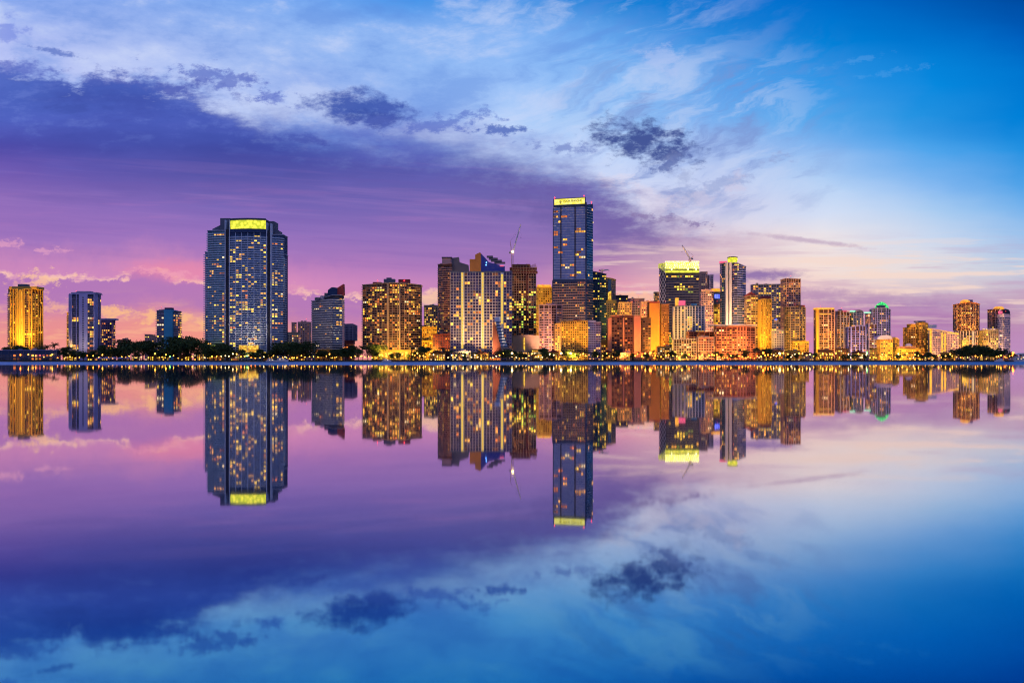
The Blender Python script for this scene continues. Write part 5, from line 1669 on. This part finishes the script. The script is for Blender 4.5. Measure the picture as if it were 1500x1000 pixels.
for (x0, x1, y0, wm_, kd) in LOW:
    lm = landmark((x0 + x1) / 2); k = (wm_, kd, lm); cnt[k] = cnt.get(k, 0) + 1
    colw = {'slate': 'slate blue', 'gold': 'gold lit', 'salmon': 'salmon pink', 'cream': 'cream', 'orange': 'orange lit', 'purple': 'plum'}[wm_]
    fl = {'gabled': 'gable roofed house', 'flat': 'flat roofed block'}[kd]
    lb = '%s %s at the water below the %s%s' % (colw, fl, lm, '' if cnt[k] == 1 else ', ' + ORD[cnt[k] - 1] + ' from left')
    Y = rng.uniform(1447, 1456)
    t = Tower('house' if kd == 'gabled' else 'low_building', lb, 'house' if kd == 'gabled' else 'building', (x0 + x1) / 2, Y, group='low buildings along the waterfront', wmax=60)
    t.body([(x0, Y), (x1, Y)], y0 + (2 if kd == 'gabled' else 0), rng.uniform(8, 12), fh=3.1, bw=3.2, wall=wm_, slab=(.4, .5), pier=(.4, .4, 2), win=(.62, .6), lit=.7, pal=rng.choice(('gold', 'warm', 'white')), glass='g_brown', run=.3, topmargin=.2)
    if kd == 'gabled': t.poly('roof', [(x0 - .6, y0 + 2), ((x0 + x1) / 2, y0 - 1.5), (x1 + .6, y0 + 2)], Y - 1, 13, 'violet' if wm_ == 'slate' else 'rust')
    t.finish()

# marquee tents left
for k, (x, w) in enumerate(((146, 9), (156, 10), (167, 9), (177, 8), (187, 7))):
    Y = 1418; r = bpy.data.objects.new('marquee_tent', None); COL.objects.link(r); r.location = (X(x, Y), Y, GROUND)
    tag(r, 'pale peaked marquee tent on the quay, %s of five from the left' % ORD[k], 'tent', 'marquee tents right of the violet tower')
    m = MB(); h = w / 2
    m.v = [(-h, -4, 3), (h, -4, 3), (h, 4, 3), (-h, 4, 3), (-h * .3, 0, 5.2), (h * .3, 0, 5.2), (0, 0, 6.2)]
    m.f = [(0, 1, 5, 4), (1, 2, 5), (2, 3, 4, 5), (3, 0, 4), (0, 3, 2, 1), (4, 5, 6), (5, 4, 6)]; m.mi = [0] * 7
    m.build('canopy', MATS['lilac'], r)
    for sx in (-h, h):
        for sy in (-4, 4): mm = MB(); mm.bar((sx, sy, 0), (sx, sy, 3), .12); mm.build('pole', MATS['white'], r)


def make_yacht():
    r = bpy.data.objects.new('motor_yacht', None); COL.objects.link(r)
    m = MB(); secs = [(-7, 1.9, 1.5), (-3, 2.2, 1.6), (2, 2.1, 1.8), (5.5, 1.2, 2.2), (7.6, .08, 2.6)]
    for (x, w, h) in secs: m.v += [(x, -w, h), (x, -w * .8, .1), (x, 0, -.4), (x, w * .8, .1), (x, w, h)]
    for i in range(4):
        a, b = i * 5, i * 5 + 5
        for k in range(4): m.f.append((a + k, a + k + 1, b + k + 1, b + k)); m.mi.append(0)
        m.f.append((a + 4, a, b, b + 4)); m.mi.append(0)
    m.f.append((0, 4, 3, 2, 1)); m.mi.append(0)
    m.build('hull', MATS['white'], r)
    m = MB(); m.prism([(-5, -1.6), (3.4, -1.5), (4.6, 0), (3.4, 1.5), (-5, 1.6)], 1.7, [3.6, 3.3, 3.0, 3.3, 3.6]); cb = m.build('cabin', MATS['white'], r)
    for k in range(4): m = MB(); m.box(-4.4 + k * 1.9, -1.68, 2.4, -2.9 + k * 1.9, -1.5, 3.1); m.build('window', MATS['lit_white' if k % 2 else 'g_dark'], cb)
    m = MB(); m.prism([(-4, -1.3), (1.2, -1.2), (1.2, 1.2), (-4, 1.3)], 3.61, [5.0, 4.5, 4.5, 5.0]); m.build('flybridge', MATS['white'], r)
    m = MB(); m.bar((-3, 0, 5), (-3.6, 0, 8), .1); m.bar((-3.3, -1, 6.2), (-3.3, 1, 6.2), .06); m.build('mast', MATS['grey'], r)
    m = MB(); m.bar((1, -1.8, 2.6), (7.2, -.2, 3.4), .05); m.bar((1, 1.8, 2.6), (7.2, .2, 3.4), .05); m.build('rail', MATS['grey'], r)
    return r


ya = make_yacht()
for k, (x, Y, s, rz, lb) in enumerate(((397, 1392, 1.0, .1, 'white motor yacht moored below the left half of the huge curved tower'), (413, 1391, 1.25, -.15, 'larger white motor yacht moored at the right foot of the huge curved tower'),
                                       (566, 1392, .9, 0, 'small white motor boat below the broad dark brown tower'), (1464, 1392, .9, 3.1, 'white motor boat moored below the last tall tower'),
                                       (1492, 1700, 1.6, .2, 'white motor yacht out on open water at the far right edge'))):
    r = ya if k == 0 else copy_tree(ya)
    r.location = (X(x, Y), Y, 0); r.scale = (s, s, s); r.rotation_euler = (0, 0, rz); tag(r, lb, 'boat', 'motor boats moored along the quay')

# far sheds on the spit at the right edge
for k, (x0, x1, y0, w, lb) in enumerate(((1485, 1492, 518.5, 'pink', 'long pale pink harbour shed left of the white one at the far right'), (1493, 1504, 517, 'white', 'white harbour shed at the far right edge of the photo'))):
    t = Tower('harbour_shed', lb, 'shed', (x0 + x1) / 2, 2650)
    t.body([(x0, 2650), (x1, 2650)], y0 + 2, 20, fh=5, bw=6, wall=w, win=(.5, .5), lit=.6, pal='white')
    t.poly('roof', [(x0 - .3, y0 + 2), ((x0 + x1) / 2, y0), (x1 + .3, y0 + 2)], 2648, 24, w)
    t.finish()


# ------------------------------------------------------------ added floodlights, put in to brighten the facades
def added_floodlight(px, ytarget, E, rgb=AMBER, Y=1452, z=4.0, Yt=1520, width=70, what='', size=2.5):
    r = bpy.data.objects.new('floodlight', None); COL.objects.link(r)
    x = X(px, Y); r.location = (x, Y, GROUND)
    tag(r, 'ground floodlight washing the ' + what, 'floodlight', 'floodlights at the feet of the buildings')
    m = MB(); m.bar((0, 0, 0), (0, 0, z - .5), .15); m.build('post', MATS['slate'], r)
    tgt = Vector((X(px, Yt), Yt, Z(ytarget, Yt))); d = tgt - Vector((x, Y, GROUND + z)); q = d.to_track_quat('-Z', 'Y')
    m = MB(); m.box(-.7, -.5, -.1, .7, .5, .5)
    h = m.build('housing', MATS['slate'], r); h.location = (0, 0, z); h.rotation_euler = q.to_euler()
    m = MB(); m.box(-.6, -.4, -.14, .6, .4, -.1)
    g = m.build('lens', MATS['glow_lamp'], r); g.location = (0, 0, z); g.rotation_euler = q.to_euler()
    l = bpy.data.lights.new('flood_beam', 'SPOT'); l.energy = E * 4 * pi * pi * d.length ** 2; l.color = rgb; l.spot_size = radians(width); l.spot_blend = .8; l.shadow_soft_size = size
    o = bpy.data.objects.new('flood_beam', l); COL.objects.link(o); o.parent = r
    o.location = Vector((0, 0, z)) + d.normalized() * .6; o.rotation_euler = q.to_euler()
    return r


CRM = (1, .62, .3); GOLD = (1, .52, .06); ORNG = (1, .36, .07); YEL = (1, .66, .12); WHT = (1, .74, .5); PNK = (1, .5, .35)
for a in ((33, 450, 2.6, GOLD, 1462, 1515, 85, 'golden rounded tower at the far left'),
          (122, 480, .35, WHT, 1462, 1500, 80, 'pale violet tower'),
          (101, 485, .7, GOLD, 1470, 1560, 40, 'narrow gold wing behind the violet tower'),
          (361, 440, .32, WHT, 1415, 1455, 100, 'centre of the huge curved tower'),
          (480, 480, 1.5, WHT, 1458, 1500, 80, 'white banded tower'),
          (560, 480, .8, GOLD, 1425, 1478, 95, 'left half of the broad dark brown tower'),
          (592, 480, .8, GOLD, 1425, 1478, 95, 'right half of the broad dark brown tower'),
          (630, 485, 1.0, GOLD, 1540, 1620, 80, 'low amber block'),
          (652, 450, .5, ORNG, 1530, 1580, 80, 'rose brown tower with stacked balconies'),
          (684, 455, .65, CRM, 1430, 1480, 95, 'left half of the pale grid tower'),
          (714, 455, .65, CRM, 1430, 1480, 95, 'right half of the pale grid tower'),
          (767, 460, .5, ORNG, 1515, 1560, 95, 'unfinished tower'),
          (772, 505, .8, GOLD, 1458, 1500, 90, 'tan podium under the unfinished tower'),
          (806, 475, 1.1, PNK, 1462, 1520, 90, 'pink white balconied tower'),
          (797, 440, 1.2, GOLD, 1720, 1800, 60, 'gleaming gold tower behind'),
          (840, 495, 2.2, GOLD, 1428, 1470, 100, 'squat yellow tower'),
          (845, 440, .4, PNK, 1500, 1600, 60, 'lower floors of the tallest tower'),
          (912, 490, .9, ORNG, 1440, 1480, 95, 'dark brown windowed slab'),
          (936, 485, 1.5, ORNG, 1436, 1476, 95, 'salmon end wall of the twin slab'),
          (912, 450, .9, GOLD, 1640, 1720, 60, 'beige block behind the dark slab'),
          (945, 455, .9, ORNG, 1620, 1700, 60, 'pinkish cream block behind the twin slab'),
          (962, 480, 2.2, GOLD, 1458, 1518, 90, 'plain orange end wall tower'),
          (995, 470, .9, WHT, 1480, 1540, 90, 'white and blue striped tower'),
          (975, 440, .7, PNK, 1560, 1625, 60, 'white netted side of the crowned tower'),
          (1035, 440, .9, PNK, 1590, 1670, 60, 'beige grey towers behind'),
          (1000, 508, 1.2, GOLD, 1435, 1470, 100, 'white lattice block on the shore'),
          (1033, 506, 1.4, ORNG, 1432, 1466, 100, 'brick red block on the shore'),
          (1062, 500, 1.5, ORNG, 1440, 1480, 100, 'left of the wide salmon block'),
          (1092, 500, 1.6, ORNG, 1440, 1480, 100, 'right of the wide salmon block'),
          (1035, 490, 1.0, GOLD, 1480, 1520, 95, 'long orange block above the shore'),
          (1069, 440, .9, PNK, 1540, 1598, 80, 'ribs of the tall twin ribbed tower'),
          (1100, 465, .9, GOLD, 1520, 1578, 80, 'bronze tower with the gabled roof'),
          (1120, 470, 1.2, GOLD, 1500, 1558, 80, 'gold ribbed tower'),
          (1140, 470, .4, PNK, 1600, 1660, 80, 'wide dark slate tower'),
          (1163, 470, 1.0, GOLD, 1525, 1592, 90, 'stepped tower with the red cap'),
          (1205, 485, 1.3, GOLD, 1560, 1618, 90, 'gold rimmed tower'),
          (1236, 485, .9, ORNG, 1575, 1636, 90, 'mauve tower with pink lit top'),
          (1262, 490, .9, PNK, 1500, 1560, 90, 'pale pink ribbed front tower'),
          (1292, 480, .8, PNK, 1600, 1658, 90, 'green domed tower'),
          (1300, 508, 1.6, GOLD, 1515, 1560, 90, 'violet roofed gold hotel'),
          (1331, 516, 1.6, GOLD, 1500, 1540, 90, 'long amber pavilion'),
          (1345, 495, 1.3, GOLD, 1545, 1600, 90, 'olive gold stepped block'),
          (1382, 495, 1.3, ORNG, 1530, 1578, 90, 'block with the sloping roofline'),
          (1418, 470, 1.1, ORNG, 1540, 1600, 90, 'brown tower with the amber crown'),
          (1448, 498, 1.1, GOLD, 1530, 1580, 90, 'olive block with the wavy roof'),
          (1466, 480, .8, PNK, 1545, 1605, 90, 'last tall tower at the right')):
    added_floodlight(a[0], a[1], a[2] * (1.0 if a[0] < 500 else 1.6), rgb=a[3], Y=a[4], Yt=a[5], width=a[6], what=a[7])
